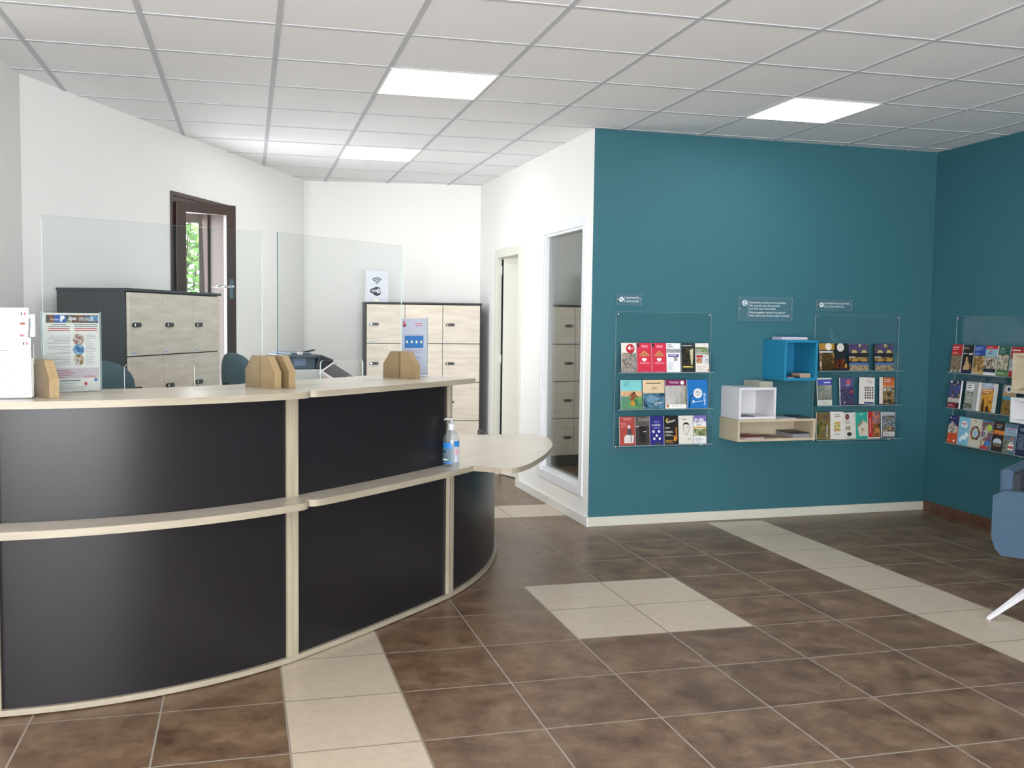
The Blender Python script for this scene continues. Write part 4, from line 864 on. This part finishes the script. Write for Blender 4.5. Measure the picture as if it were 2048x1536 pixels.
def c_list(d): d.r(0, 0, 1, 1, 'A4A8A4'); d.r(.04, .70, .66, .92, 'E4E4E2', 2); d.l(.1, .74, .6, .9, 2, '4A4A4E', 3); d.r(.0, .46, .64, .64, ph('4A5A48', '9AAAA4', '2E4438'), 2); d.r(.0, .26, .64, .42, ph('3A4A3E', 'A8B0A0', '5E7054'), 2); d.r(.0, .04, .64, .24, ph('6A6A4C', '3A5A4A', 'B0B0A0'), 2); d.l(.04, .64, .6, .69, 1, 'F0F0F0', 3)
def c_yell(d): d.r(0, 0, 1, 1, 'C8862E'); d.r(0, 0, 1, .66, ph('B8761E', 'E0A83C', '8A4A14', 'C88A2C', scale=30), 1); d.r(0, .80, 1, 1, ph('3A5AA0', 'C8D0DC', '6A7A5A'), 1); d.l(.06, .72, .9, .79, 1, 'F0ECE4', 3); d.l(.1, .64, .9, .71, 1, 'E8DCC8', 3); d.p([(.1, .0), (.3, .0), (.28, .3), (.16, .52), (.1, .3)], '2A1E14', 2); d.p([(.45, 0), (.75, 0), (.7, .18), (.55, .26)], '3A1E14', 2)
def c_oky(d): d.r(0, 0, 1, 1, 'B0986A'); d.r(0, .76, 1, 1, 'A8A8A0', 1); d.c(.45, .86, .24, 'E8E8EA', 2); d.c(.45, .86, .13, '2A2E3A', 3); d.r(0, .5, 1, .62, '4A9AB0', 1); d.r(0, .0, 1, .5, ph('4A3E24', '9A7A34', '6A6A44'), 1)
def c_bo(d): d.r(0, 0, 1, 1, 'C8502A'); d.r(0, .62, 1, 1, '232A5E', 1); d.p([(.08, .9), (.14, .97), (.22, .88)], 'F0F0F4', 3); d.l(.34, .88, .8, .93, 1, 'A8B0DA'); d.p([(0, .62), (.3, .80), (.95, .6), (.9, .38), (0, .36)], ph('7A5A44', 'C8C4BC', '4A4038'), 2); d.c(.7, .09, .09, 'F0E0D8', 3); d.r(.1, .06, .2, .14, 'E8A890', 3)
def c_sky(d): d.r(0, 0, 1, 1, '7CB8D0'); d.c(.5, .78, .26, 'E6F0F4', 2, .6); d.c(.36, .72, .16, 'E6F0F4', 2); d.c(.64, .72, .18, 'E6F0F4', 2); d.l(.28, .73, .74, .81, 1, 'D04848', 4); d.c(.6, .28, .26, 'E8F2F6', 2, .6); d.c(.8, .38, .18, 'E8F2F6', 2); d.c(.3, .2, .14, 'DCECF2', 2)
def c_wreath(d):
    d.r(0, 0, 1, 1, 'C8C4B4'); rr = random.Random(5)
    for k in range(34):
        a = 2*PI*k/34; R_ = .34+rr.uniform(-.06, .06); d.c(.52+R_*math.cos(a), .48+R_*.62*math.sin(a), rr.uniform(.05, .08), rr.choice(['8A3A34', '4A5A3C', '3A4A6A', 'B88A4A', '6A3E4E', '50402E']), 2)
    d.c(.52, .48, .20, 'A8CCD8', 3, 1.1); d.l(.4, .42, .64, .54, 3, '4A7AA8', 4); d.l(.3, .88, .7, .94, 1, '6A6A60')
def c_comic(d): d.r(0, 0, 1, 1, '3E7A9A'); d.r(0, .1, 1, .95, ph('3C9A50', 'D8404A', '3A7AC0', 'E0C84A', 'ECECEC', '6A5AA0', scale=40)); d.c(.72, .76, .2, 'A8C84A', 2); d.c(.66, .22, .26, '2E7AC8', 2, .6); d.r(.05, 0, .8, .09, 'C83A3A', 3)
def c_cave(d): d.r(0, 0, 1, 1, '2A201C'); d.l(.2, .80, .8, .93, 3, 'D8C8B8', just='c'); d.r(0, .58, 1, .72, ph('8A3A14', 'E08A34', 'B85A1E'), 1); d.c(.5, .32, .37, 'B8C8D4', 2, .62); d.c(.5, .22, .37, '6A624E', 3, .36)
def c_tower(d): d.r(0, 0, 1, 1, '5A7284'); d.r(0, .6, 1, .86, ph('A8B8C8', '7C96AE', 'C8D4DC'), 1); d.l(.3, .78, .9, .86, 1, 'C86A74', 4); d.r(0, 0, .5, .45, ph('4A5244', '7A8474', '2E342E'), 1); d.r(.40, .12, .86, .34, 'D8D0CC', 3); d.r(.42, .18, .84, .25, 'B83A3C', 4); d.r(.48, .36, .78, .46, 'D8D4D0', 3); d.r(.52, .40, .74, .45, '2E343C', 4); d.r(.54, .48, .72, .56, 'C86A60', 4)
def c_navy(d): d.r(0, 0, 1, 1, '1C2848'); d.r(.1, .2, .9, .7, ph('2A3448', '5A6A80', '1E2430'), 1); d.l(.2, .8, .8, .92, 2, 'A8B4CC')

# (x along the wall, width, drawing, label) ------------------
gA, gB, gC = 'leaflets on the top ledge of the first rack', 'leaflets on the middle ledge of the first rack', 'leaflets on the bottom ledge of the first rack'
L = .099
zA, zB, zC = R1Z+.550+.001, R1Z+.288+.001, R1Z+.030+.001
rowA = [(.210, L, c_fete, 'leaflet crowded with small portraits under a red disc, first rack top ledge'), (.313, L, c_red, 'left of the two bright red leaflets with a white gem emblem'), (.415, L, c_red, 'right of the two bright red leaflets with a white gem emblem'),
        (.515, .095, c_conf, 'white leaflet with black-and-white portrait strip and violet band'), (.617, .098, c_exp, 'dark leaflet with a tilted framed picture, first rack top ledge'), (.717, .094, c_carte, 'cream leaflet with several landscape pictures, right end of the first rack top ledge')]
for x, wd, fn, lb in rowA: brochure(None, pblue, x, zA, wd, .208, lb, gA, fn, rz=RZB)
rowB = [(.210, .143, c_scat, 'booklet cover with a crouching brown figure on green grass'), (.360, .148, c_sea, 'booklet cover of swirling blue water under a sand-coloured sky'), (.513, .145, c_hill, 'booklet cover of a hillside village under a purple band'), (.665, .144, c_blue, 'plain bright blue booklet with a round white emblem')]
for x, wd, fn, lb in rowB: brochure(None, pblue, x, zB, wd, .206, lb, gB, fn, rz=RZB)
rowC = [(.206, .104, c_brick, 'brick red leaflet with a white seated figure, bottom ledge'), (.313, .097, c_dark, 'dark brown leaflet with a black doorway shape, bottom ledge'), (.412, .095, c_night, 'deep blue leaflet with white dots and squares'), (.510, .095, c_jazz, 'black leaflet with a golden saxophone'), (.613, .099, c_face, 'off-white leaflet with a line-drawn face'), (.716, .090, c_lav, 'leaflet with lavender top and yellow stripe, right end of the first rack bottom ledge')]
for x, wd, fn, lb in rowC: brochure(None, pblue, x, zC, wd, .204, lb, gC, fn, rz=RZB)
g2 = 'leaflets on the second rack'
zA, zB, zC = R2Z+.553+.001, R2Z+.290+.001, R2Z+.030+.001
for x, wd, hh, fn, lb in [(1.812, .118, .205, c_gold, 'gold and black leaflet with a round badge, left end of the second rack top ledge'), (1.935, .090, .203, c_orange, 'black leaflet with a large white disc above orange pictures'), (2.040, .155, .203, c_cars, 'left of the two matching dark booklets with stacked car pictures'), (2.242, .150, .203, c_cars, 'right of the two matching dark booklets with stacked car pictures')]: brochure(None, pblue, x, zA, wd, hh, lb, g2+' top ledge', fn, rz=RZB, base='2A2A2C')
for x, wd, hh, fn, lb, yw in [(1.808, .110, .208, c_river, 'leaflet with a blue title strip over grey-green rocks', .0), (1.982, .108, .208, c_violet, 'violet mountain leaflet, second rack middle ledge', .0), (2.130, .118, .206, c_dots, 'pale leaflet with rows of small round pictures', .05), (2.292, .115, .206, c_rock, 'leaflet with orange top above a dark rocky picture', .04)]: brochure(None, pblue, x, zB, wd, hh, lb, g2+' middle ledge', fn, rz=RZB, yaw=yw)
for x, wd, hh, fn, lb, yw in \
    [(1.808, .105, .206, c_paint, 'leaflet with an olive and ochre painted cover, left end of the second rack bottom ledge', .03), (1.913, .103, .208, c_wtown, 'white leaflet with a small square picture of a yellow house', .03), (2.014, .096, .200, c_oval, 'white leaflet with a dark oval portrait', -.03), (2.112, .094, .206, c_teal, 'turquoise leaflet with a stone building', 0), (2.210, .094, .206, c_redsp, 'leaflet with a red spine band and autumn picture', 0), (2.316, .108, .200, c_photo, 'grey-blue photo leaflet at the right end of the second rack bottom ledge', .02)]: brochure(None, pblue, x, zC, wd, hh, lb, g2+' bottom ledge', fn, rz=RZB, yaw=yw)
g3 = 'leaflets on the right-hand wall rack'
zA, zB, zC = .552+.561, .552+.296, .552+.031
XR = 0
for x, wd, fn, lb in [(.345, L, c_rtop, 'leaflet with a red upper half, left end of the right-hand wall rack top ledge'), (.450, L, c_baker, 'black leaflet with a person holding a pot'), (.553, L, c_bluesand, 'leaflet with a blue top over sandy ruins'), (.652, .104, c_park, 'pale blue leaflet with a red strip along its top edge'), (.764, .098, c_green, 'dark green nature leaflet on the right-hand wall rack'), (.868, L, c_redr, 'red-edged leaflet half hidden by the pale wooden wall box')]: brochure(None, pright, x, zA, wd, .208, lb, g3+' top ledge', fn, rz=RZR)
for x, wd, fn, lb, th in [(.345, .110, c_sport, 'dark blue sport leaflet with a crimson foot', .01), (.500, .115, c_list, 'grey leaflet with a column of small landscape pictures', .03), (.650, .100, c_yell, 'thick orange booklet with dark silhouettes', .03), (.818, L, c_oky, 'leaflet with a round badge on a grey top, next to the wall box', .007)]: brochure(None, pright, x, zB, wd, .206, lb, g3+' middle ledge', fn, rz=RZR, th=th, d=.085 if th > .008 else .075)
for x, wd, fn, lb in [(.345, .095, c_bo, 'leaflet with navy top and orange foot, left end of the bottom ledge'), (.442, .100, c_sky, 'sky blue leaflet with white clouds'), (.545, .103, c_wreath, 'beige leaflet with a round wreath of small pictures'), (.650, .096, c_comic, 'multicoloured comic-style leaflet on the bottom ledge'), (.748, .098, c_cave, 'dark leaflet with a cave opening and orange band'), (.848, .100, c_tower, 'blue-grey leaflet with a little red and white train'), (.95, .1, c_navy, 'navy leaflet at the right end of the bottom ledge')]: brochure(None, pright, x, zC, wd, .206, lb, g3+' bottom ledge', fn, rz=RZR)

# ------------------------------------------------------------ acrylic title plates
def plate(pos, rotz, label, w_, h_, draw):
    t = thing('acrylic_title_plate', label, 'sign', pos, rotz, 'small acrylic title plates')
    g = G(); g.box((0, -.022, 0), (w_, -.018, h_), glassy('plate_acrylic', (.90, .95, .97), ior=1.4, haze=.04, hcol=(.6, .8, .9))); g.obj('acrylic_plate', t)
    g = G()
    for a, b in (((-.0012, -.0225, 0), (0, -.0175, h_)), ((w_, -.0225, 0), (w_+.0012, -.0175, h_)), ((0, -.0225, h_), (w_, -.0175, h_+.0012)), ((0, -.0225, -.0012), (w_, -.0175, 0))): g.box(a, b, M_ACRE)
    g.obj('polished_edge', t)
    for xx in (.008, w_-.008):
        g = G(Matrix.Translation((xx, 0, h_*.5)) @ Matrix.Rotation(PI/2, 4, 'X')); g.lathe([(.0035, .0008), (.0035, .023), (.0055, .023), (.0055, .028), (0, .029)], M_CHROME, n=12); g.obj('standoff', t)
    g = G(); draw(g); g.obj('vinyl_lettering', t); return t
yv = -.0226
MT = mat('plate_cutout', '3F7180', .6)
def p1(g):
    g.disc((.036, .040), .0175, yv, M_VINYL); g.poly([(.026, .052), (.040, .046), (.036, .036), (.028, .038)], yv-.0003, MT); g.poly([(.034, .030), (.048, .038), (.046, .028), (.038, .024)], yv-.0003, MT)
    g.rect(.060, .018, .0618, .060, yv, M_VINYL); g.text('FESTIVITÉS', .069, .044, .019, yv, M_VINYL, width=.104); g.text('FESTIVITIES', .069, .021, .018, yv, M_VINYL, width=.100)
plate(pblue(.180, 1.580), RZB, 'narrow clear plate lettered FESTIVITÉS above the first rack', .192, .078, p1)
def p2(g):
    g.disc((.050, .128), .0215, yv, M_VINYL); g.disc((.050, .137), .007, yv-.0003, MT); g.poly([(.036, .132), (.041, .130), (.048, .120), (.048, .110), (.042, .110)], yv-.0003, MT); g.poly([(.064, .132), (.059, .130), (.052, .120), (.052, .110), (.058, .110)], yv-.0003, MT)
    g.rect(.078, .025, .0800, .148, yv, M_VINYL)
    for i, (s_, wd) in enumerate((('Ensemble préservons la planète', .305), ('Ne prenez ces documents', .255), ("que s'ils vous sont utiles.", .225))): g.text(s_, .088, .126-.0225*i, .021, yv, M_VINYL, width=wd)
    for i, (s_, wd) in enumerate((('Work together, protect the planet!', .300), ('Take theses documents only if needed!', .338))): g.text(s_, .088, .053-.0225*i, .021, yv, M_VINYL, width=wd)
plate(pblue(1.150, 1.482), RZB, 'large clear plate with five lines about protecting the planet', .450, .172, p2)
def p3(g):
    g.disc((.044, .040), .0175, yv, M_VINYL); g.poly([(.034, .049), (.054, .049), (.050, .038), (.052, .031), (.046, .036), (.042, .036), (.036, .031), (.038, .038)], yv-.0003, MT)
    g.rect(.066, .018, .0678, .060, yv, M_VINYL); g.text('PATRIMOINE CULTUREL', .074, .045, .018, yv, M_VINYL, width=.215); g.text('CULTURAL HERITAGE', .074, .022, .017, yv, M_VINYL, width=.165)
plate(pblue(1.808, 1.566), RZB, 'narrow clear plate lettered PATRIMOINE CULTUREL above the second rack', .310, .078, p3)

# ------------------------------------------------------------ wall boxes
def wall_box(pos, rotz, label, w_, d_, h_, m, th=.018):
    t = thing('wall_box_shelf', label, 'wall shelf', pos, rotz, 'open box shelves on the teal walls')
    g = G(); T_ = th
    g.box((0, -d_, 0), (w_, -.001, T_), m); g.box((0, -d_, h_-T_), (w_, -.001, h_), m); g.box((0, -d_, T_), (T_, -.001, h_-T_), m); g.box((w_-T_, -d_, T_), (w_, -.001, h_-T_), m)
    g.obj('box_sides', t, bevel=.0015)
    g = G(); g.box((T_, -.014, T_), (w_-T_, -.001, h_-T_), m); g.obj('back_board', t); return t
M_BXB = mat('azure_box_paint', '1F7FA6', .5); M_BXW = mat('white_box_paint', 'DADADE', .45); M_BXL = wood('pale_box_laminate', 'B5A78C', 'C8BBA2', .5, 0, 1.3)
xb = 1.375
wall_box(pblue(1.377, 1.052), RZB, 'bright blue open box fixed to the teal wall', .275, .285, .292, M_BXB)
wall_box(pblue(1.038, .7745), RZB, 'white open box standing on the long wooden box shelf', .300, .255, .228, M_BXW)
wall_box(pblue(1.030, .615), RZB, 'long low pale wooden box on the teal wall', .640, .260, .158, M_BXL)
wall_box(pright(1.232, 1.026), RZR, 'pale wooden open box on the right-hand wall above a white one', .40, .30, .262, M_BXL)
wall_box(pright(1.232, .832), RZR, 'white open box on the right-hand wall beneath the wooden one', .40, .30, .165, M_BXW)

# ------------------------------------------------------------ paper stacks on and in the boxes
def pile(fn, x, z, d, w_, dep, h_, label, group, m, top, n=5, rz=RZB, tw=0, name='paper_stack', cat='papers'):
    o = G(); rr = random.Random(hash(label) % 999 if False else len(label)*7+int(h_*1e4)); 
    for k in range(n):
        a, b = rr.uniform(-.003, .003), rr.uniform(-.003, .003)
        o.box((-w_/2+a, -dep/2+b, h_*k/n), (w_/2+a, dep/2+b, h_*(k+1)/n-.0004), m if k < n-1 else top)
    ob = o.obj(name); ob.location = fn(x, z, d); ob.rotation_euler = (0, 0, rz+tw); return tag(ob, label, cat, group)
M_PG = mat('greyish_leaflet_edges', 'A9A99A', .7, noise=.15, nscale=90); M_PL = mat('lilac_white_paper', 'D6D0DC', .6); M_PC = mat('peach_page_edges', 'B9A08C', .7, noise=.1, nscale=150); M_PS = mat('slate_cover', '4A4650', .5); M_PD = mat('dark_cover', '26222A', .4)
pile(pblue, 1.515, 1.3445, .13, .205, .14, .020, 'stack of white leaflets with purple print on the blue box', 'papers on the wall boxes', M_PL, mat('lilac_cover', 'C9BEDC', .5), 5, tw=-.05)
pile(pblue, 1.573, 1.0705, .20, .090, .10, .032, 'thick peach-edged pad in the right of the blue box', 'papers in the wall boxes', M_PC, M_PC, 6)
pile(pblue, 1.465, 1.0705, .17, .115, .18, .012, 'dark booklets lying in the blue box', 'papers in the wall boxes', M_PD, M_PS, 3, tw=.05)
pile(pblue, 1.437, 1.0705, .262, .050, .035, .004, 'small white card at the front left of the blue box', 'papers in the wall boxes', M_PAPER, M_PAPER, 2)
pile(pblue, 1.262, 1.0030, .13, .105, .22, .040, 'tall stack of grey-edged leaflets on the white box', 'papers on the wall boxes', M_PG, M_PG, 9)
pile(pblue, 1.135, 1.0030, .15, .11, .18, .004, 'flat grey booklet left of the stack on the white box', 'papers on the wall boxes', mat('pale_blue_cover', '9DB0B8', .5), mat('pale_blue_cover', '9DB0B8', .5), 2, tw=.1)
pile(pblue, 1.125, .7930, .17, .12, .14, .005, 'thin dark booklet inside the white box', 'papers in the wall boxes', M_PS, M_PS, 2, tw=-.08)
pile(pblue, 1.440, .7735, .16, .14, .19, .004, 'pale leaflet on the long wooden box beside the white box', 'papers on the wall boxes', M_PL, M_PL, 2, tw=.12)
pile(pblue, 1.590, .7735, .15, .12, .19, .007, 'dark booklet on the right end of the long wooden box', 'papers on the wall boxes', M_PD, M_PS, 3, tw=-.1)
M_RC = mat('crimson_cover', '8E2830', .45)
pile(pblue, 1.160, .6335, .16, .16, .20, .016, 'white booklets under a red cover in the left of the long box', 'papers in the wall boxes', mat('white_page_edges', 'B8B4BC', .6), M_RC, 4, tw=.06)
pile(pblue, 1.325, .6335, .14, .13, .18, .007, 'thin grey booklets in the middle of the long box', 'papers in the wall boxes', mat('taupe_cover', '6A6058', .5), mat('taupe_cover', '6A6058', .5), 2, tw=-.15)
pile(pblue, 1.560, .6335, .14, .14, .21, .036, 'stack of grey-edged black booklets in the right of the long box', 'papers in the wall boxes', mat('grey_page_edges', '8E8A92', .6), M_PD, 5)
pile(pright, 1.40, 1.0385, .16, .2, .2, .025, 'loose white papers inside the right-hand wooden box', 'papers in the wall boxes', M_PL, M_PAPER, 4, rz=RZR, tw=.1)

# ------------------------------------------------------------ armchair
AX = math.radians(-55)
fw = Vector((math.cos(AX), math.sin(AX))); rt = Vector((-fw.y, fw.x))        # forward and towards the chair's left... right arm side
RL = Vector((3.715, 4.075)); Wd, Dp = .70, .64
ctr = RL+fw*(Dp/2)+rt*(Wd/2)
t = thing('tub_armchair', 'blue upholstered tub armchair on white splayed legs at the right edge', 'armchair', (ctr.x, ctr.y, 0), math.atan2(fw.y, fw.x))
# local frame: +x = forward, -y side faces the camera's left
def roundbox(g, x0, y0, z0, x1, y1, z1, m): g.box((x0, y0, z0), (x1, y1, z1), m)
hw, hd = Wd/2, Dp/2; ZB, ZA, ZK = .300, .632, .735
def shell(ins, z0, z1, x_front, m, m_in, name):
    """u-shaped wall of the shell"""
    th = .055; o_ = G(); rc = .07; outer = [(x_front, -hw), (-hd+rc, -hw)]
    for k in range(7): a = -PI/2-k*PI/2/6; outer.append((-hd+rc+rc*math.cos(a), -hw+rc+rc*math.sin(a)))
    for k in range(7): a = PI-k*PI/2/6; outer.append((-hd+rc+rc*math.cos(a), hw-rc+rc*math.sin(a)))
    return outer
for nm, y0, y1 in (('arm', -hw, -hw+.065), ('arm', hw-.065, hw)):
    g = G(); prof = [(-hd+.02, ZB+.03), (-hd+.05, ZB), (hd-.10, ZB), (hd-.02, ZB+.05), (hd, ZB+.14), (hd, ZA-.04), (hd-.03, ZA), (-hd+.05, ZA), (-hd, ZA-.03), (-hd, ZB+.09)]
    g.hprism(prof, y0, y1, M_BLUEF); g.obj(nm, t, bevel=.022, seg=4)
g = G(); g.box((-hd+.012, -hw+.055, ZB+.02), (-hd+.075, hw-.055, ZK+.0), M_BLUEF); g.obj('backrest', t, bevel=.022, seg=4)
g = G(); g.box((-hd+.05, -hw+.068, ZA-.26), (-hd+.11, hw-.068, ZK-.02), M_SHADEF); g.obj('back_cushion', t, bevel=.02, seg=3)
g = G(); g.box((-hd+.06, -hw+.065, ZB+.03), (hd-.01, hw-.065, .43), M_BLUEF); g.obj('seat', t, bevel=.03, seg=4)
g = G(); g.box((-hd+.09, -hw+.09, ZB-.012), (hd-.14, hw-.09, ZB+.03), M_BLKP); g.obj('seat_base', t)
T0 = Matrix.Translation((ctr.x, ctr.y, 0)) @ Matrix.Rotation(math.atan2(fw.y, fw.x), 4, 'Z')
tip0 = T0.inverted() @ Vector((3.612, 3.956, 0)); R0 = math.hypot(tip0.x, tip0.y); a0 = math.atan2(tip0.y, tip0.x)
for k in range(4):
    a = a0+math.radians((0, 60, 180, 238)[k]); R_ = R0 if k == 0 else R0*.95; g = G(); c, s_ = math.cos(a), math.sin(a)
    n = Vector((-s_, c, 0)); P0 = Vector((R_*c, R_*s_, 0)); P1 = Vector((.06*c, .06*s_, ZB-.03))
    w0, w1, h0, h1 = .011, .022, .014, .055
    v = [P0-n*w0, P0+n*w0, P0+n*w0+Vector((0, 0, h0)), P0-n*w0+Vector((0, 0, h0)), P1-n*w1+Vector((0, 0, -h1)), P1+n*w1+Vector((0, 0, -h1)), P1+n*w1, P1-n*w1]
    g.add([tuple(p) for p in v], [(0, 1, 2, 3), (4, 7, 6, 5), (0, 4, 5, 1), (3, 2, 6, 7), (0, 3, 7, 4), (1, 5, 6, 2)], M_WHTM); g.obj('leg', t, bevel=.003)
g = G(); g.lathe([(0, ZB-.10), (.05, ZB-.10), (.06, ZB-.03), (.11, ZB-.012), (0, ZB-.012)], M_WHTM); g.obj('hub', t)

# ------------------------------------------------------------ garden outside the open casement
g = G(); g.add([(-9, 5.0, -.12), (-1.6, 5.0, -.12), (.4, 9.95, -.12), (.4, 18, -.12), (-9, 18, -.12)], [(0, 1, 2, 3, 4)], mat('pale_gravel', 'D8D2C6', .9, noise=.1, nscale=40)); struct(g.obj('outside_ground'))
rr = random.Random(3)
def shrub(loc, R_, H_, n, label):
    t = thing('garden_shrub', label, 'shrub', loc, 0, 'shrubs outside the window')
    g = G(); cols = [mat('leaf_'+c, c, .6) for c in ('6E9A3E', '55802F', '8FB85C')]
    for k in range(n):
        u, v_, w_ = rr.gauss(0, .45), rr.gauss(0, .45), rr.random()
        r_ = .55+.45*math.sin(w_*PI); p = Vector((u*R_*r_, v_*R_*r_, .25+w_*H_)); a = Vector((rr.uniform(-1, 1), rr.uniform(-1, 1), rr.uniform(-.6, .6))).normalized(); b = a.orthogonal().normalized(); s_ = rr.uniform(.05, .09)
        g.add([tuple(p-a*s_), tuple(p+b*s_*.5), tuple(p+a*s_), tuple(p-b*s_*.5)], [(0, 1, 2, 3)], cols[k % 3])
    g.obj('foliage', t)
    g = G()
    for k in range(6): a = k*PI/3; g.tube([(0, 0, 0), (.12*math.cos(a), .12*math.sin(a), H_*.4), (.35*R_*math.cos(a), .35*R_*math.sin(a), H_*.85)], [.03, .02, .008], mat('bark', '5A4A38', .9), n=6)
    g.obj('stems', t)
shrub((-.78, 13.4, -.12), .9, 3.4, 2600, 'sunlit green shrub seen through the open window')
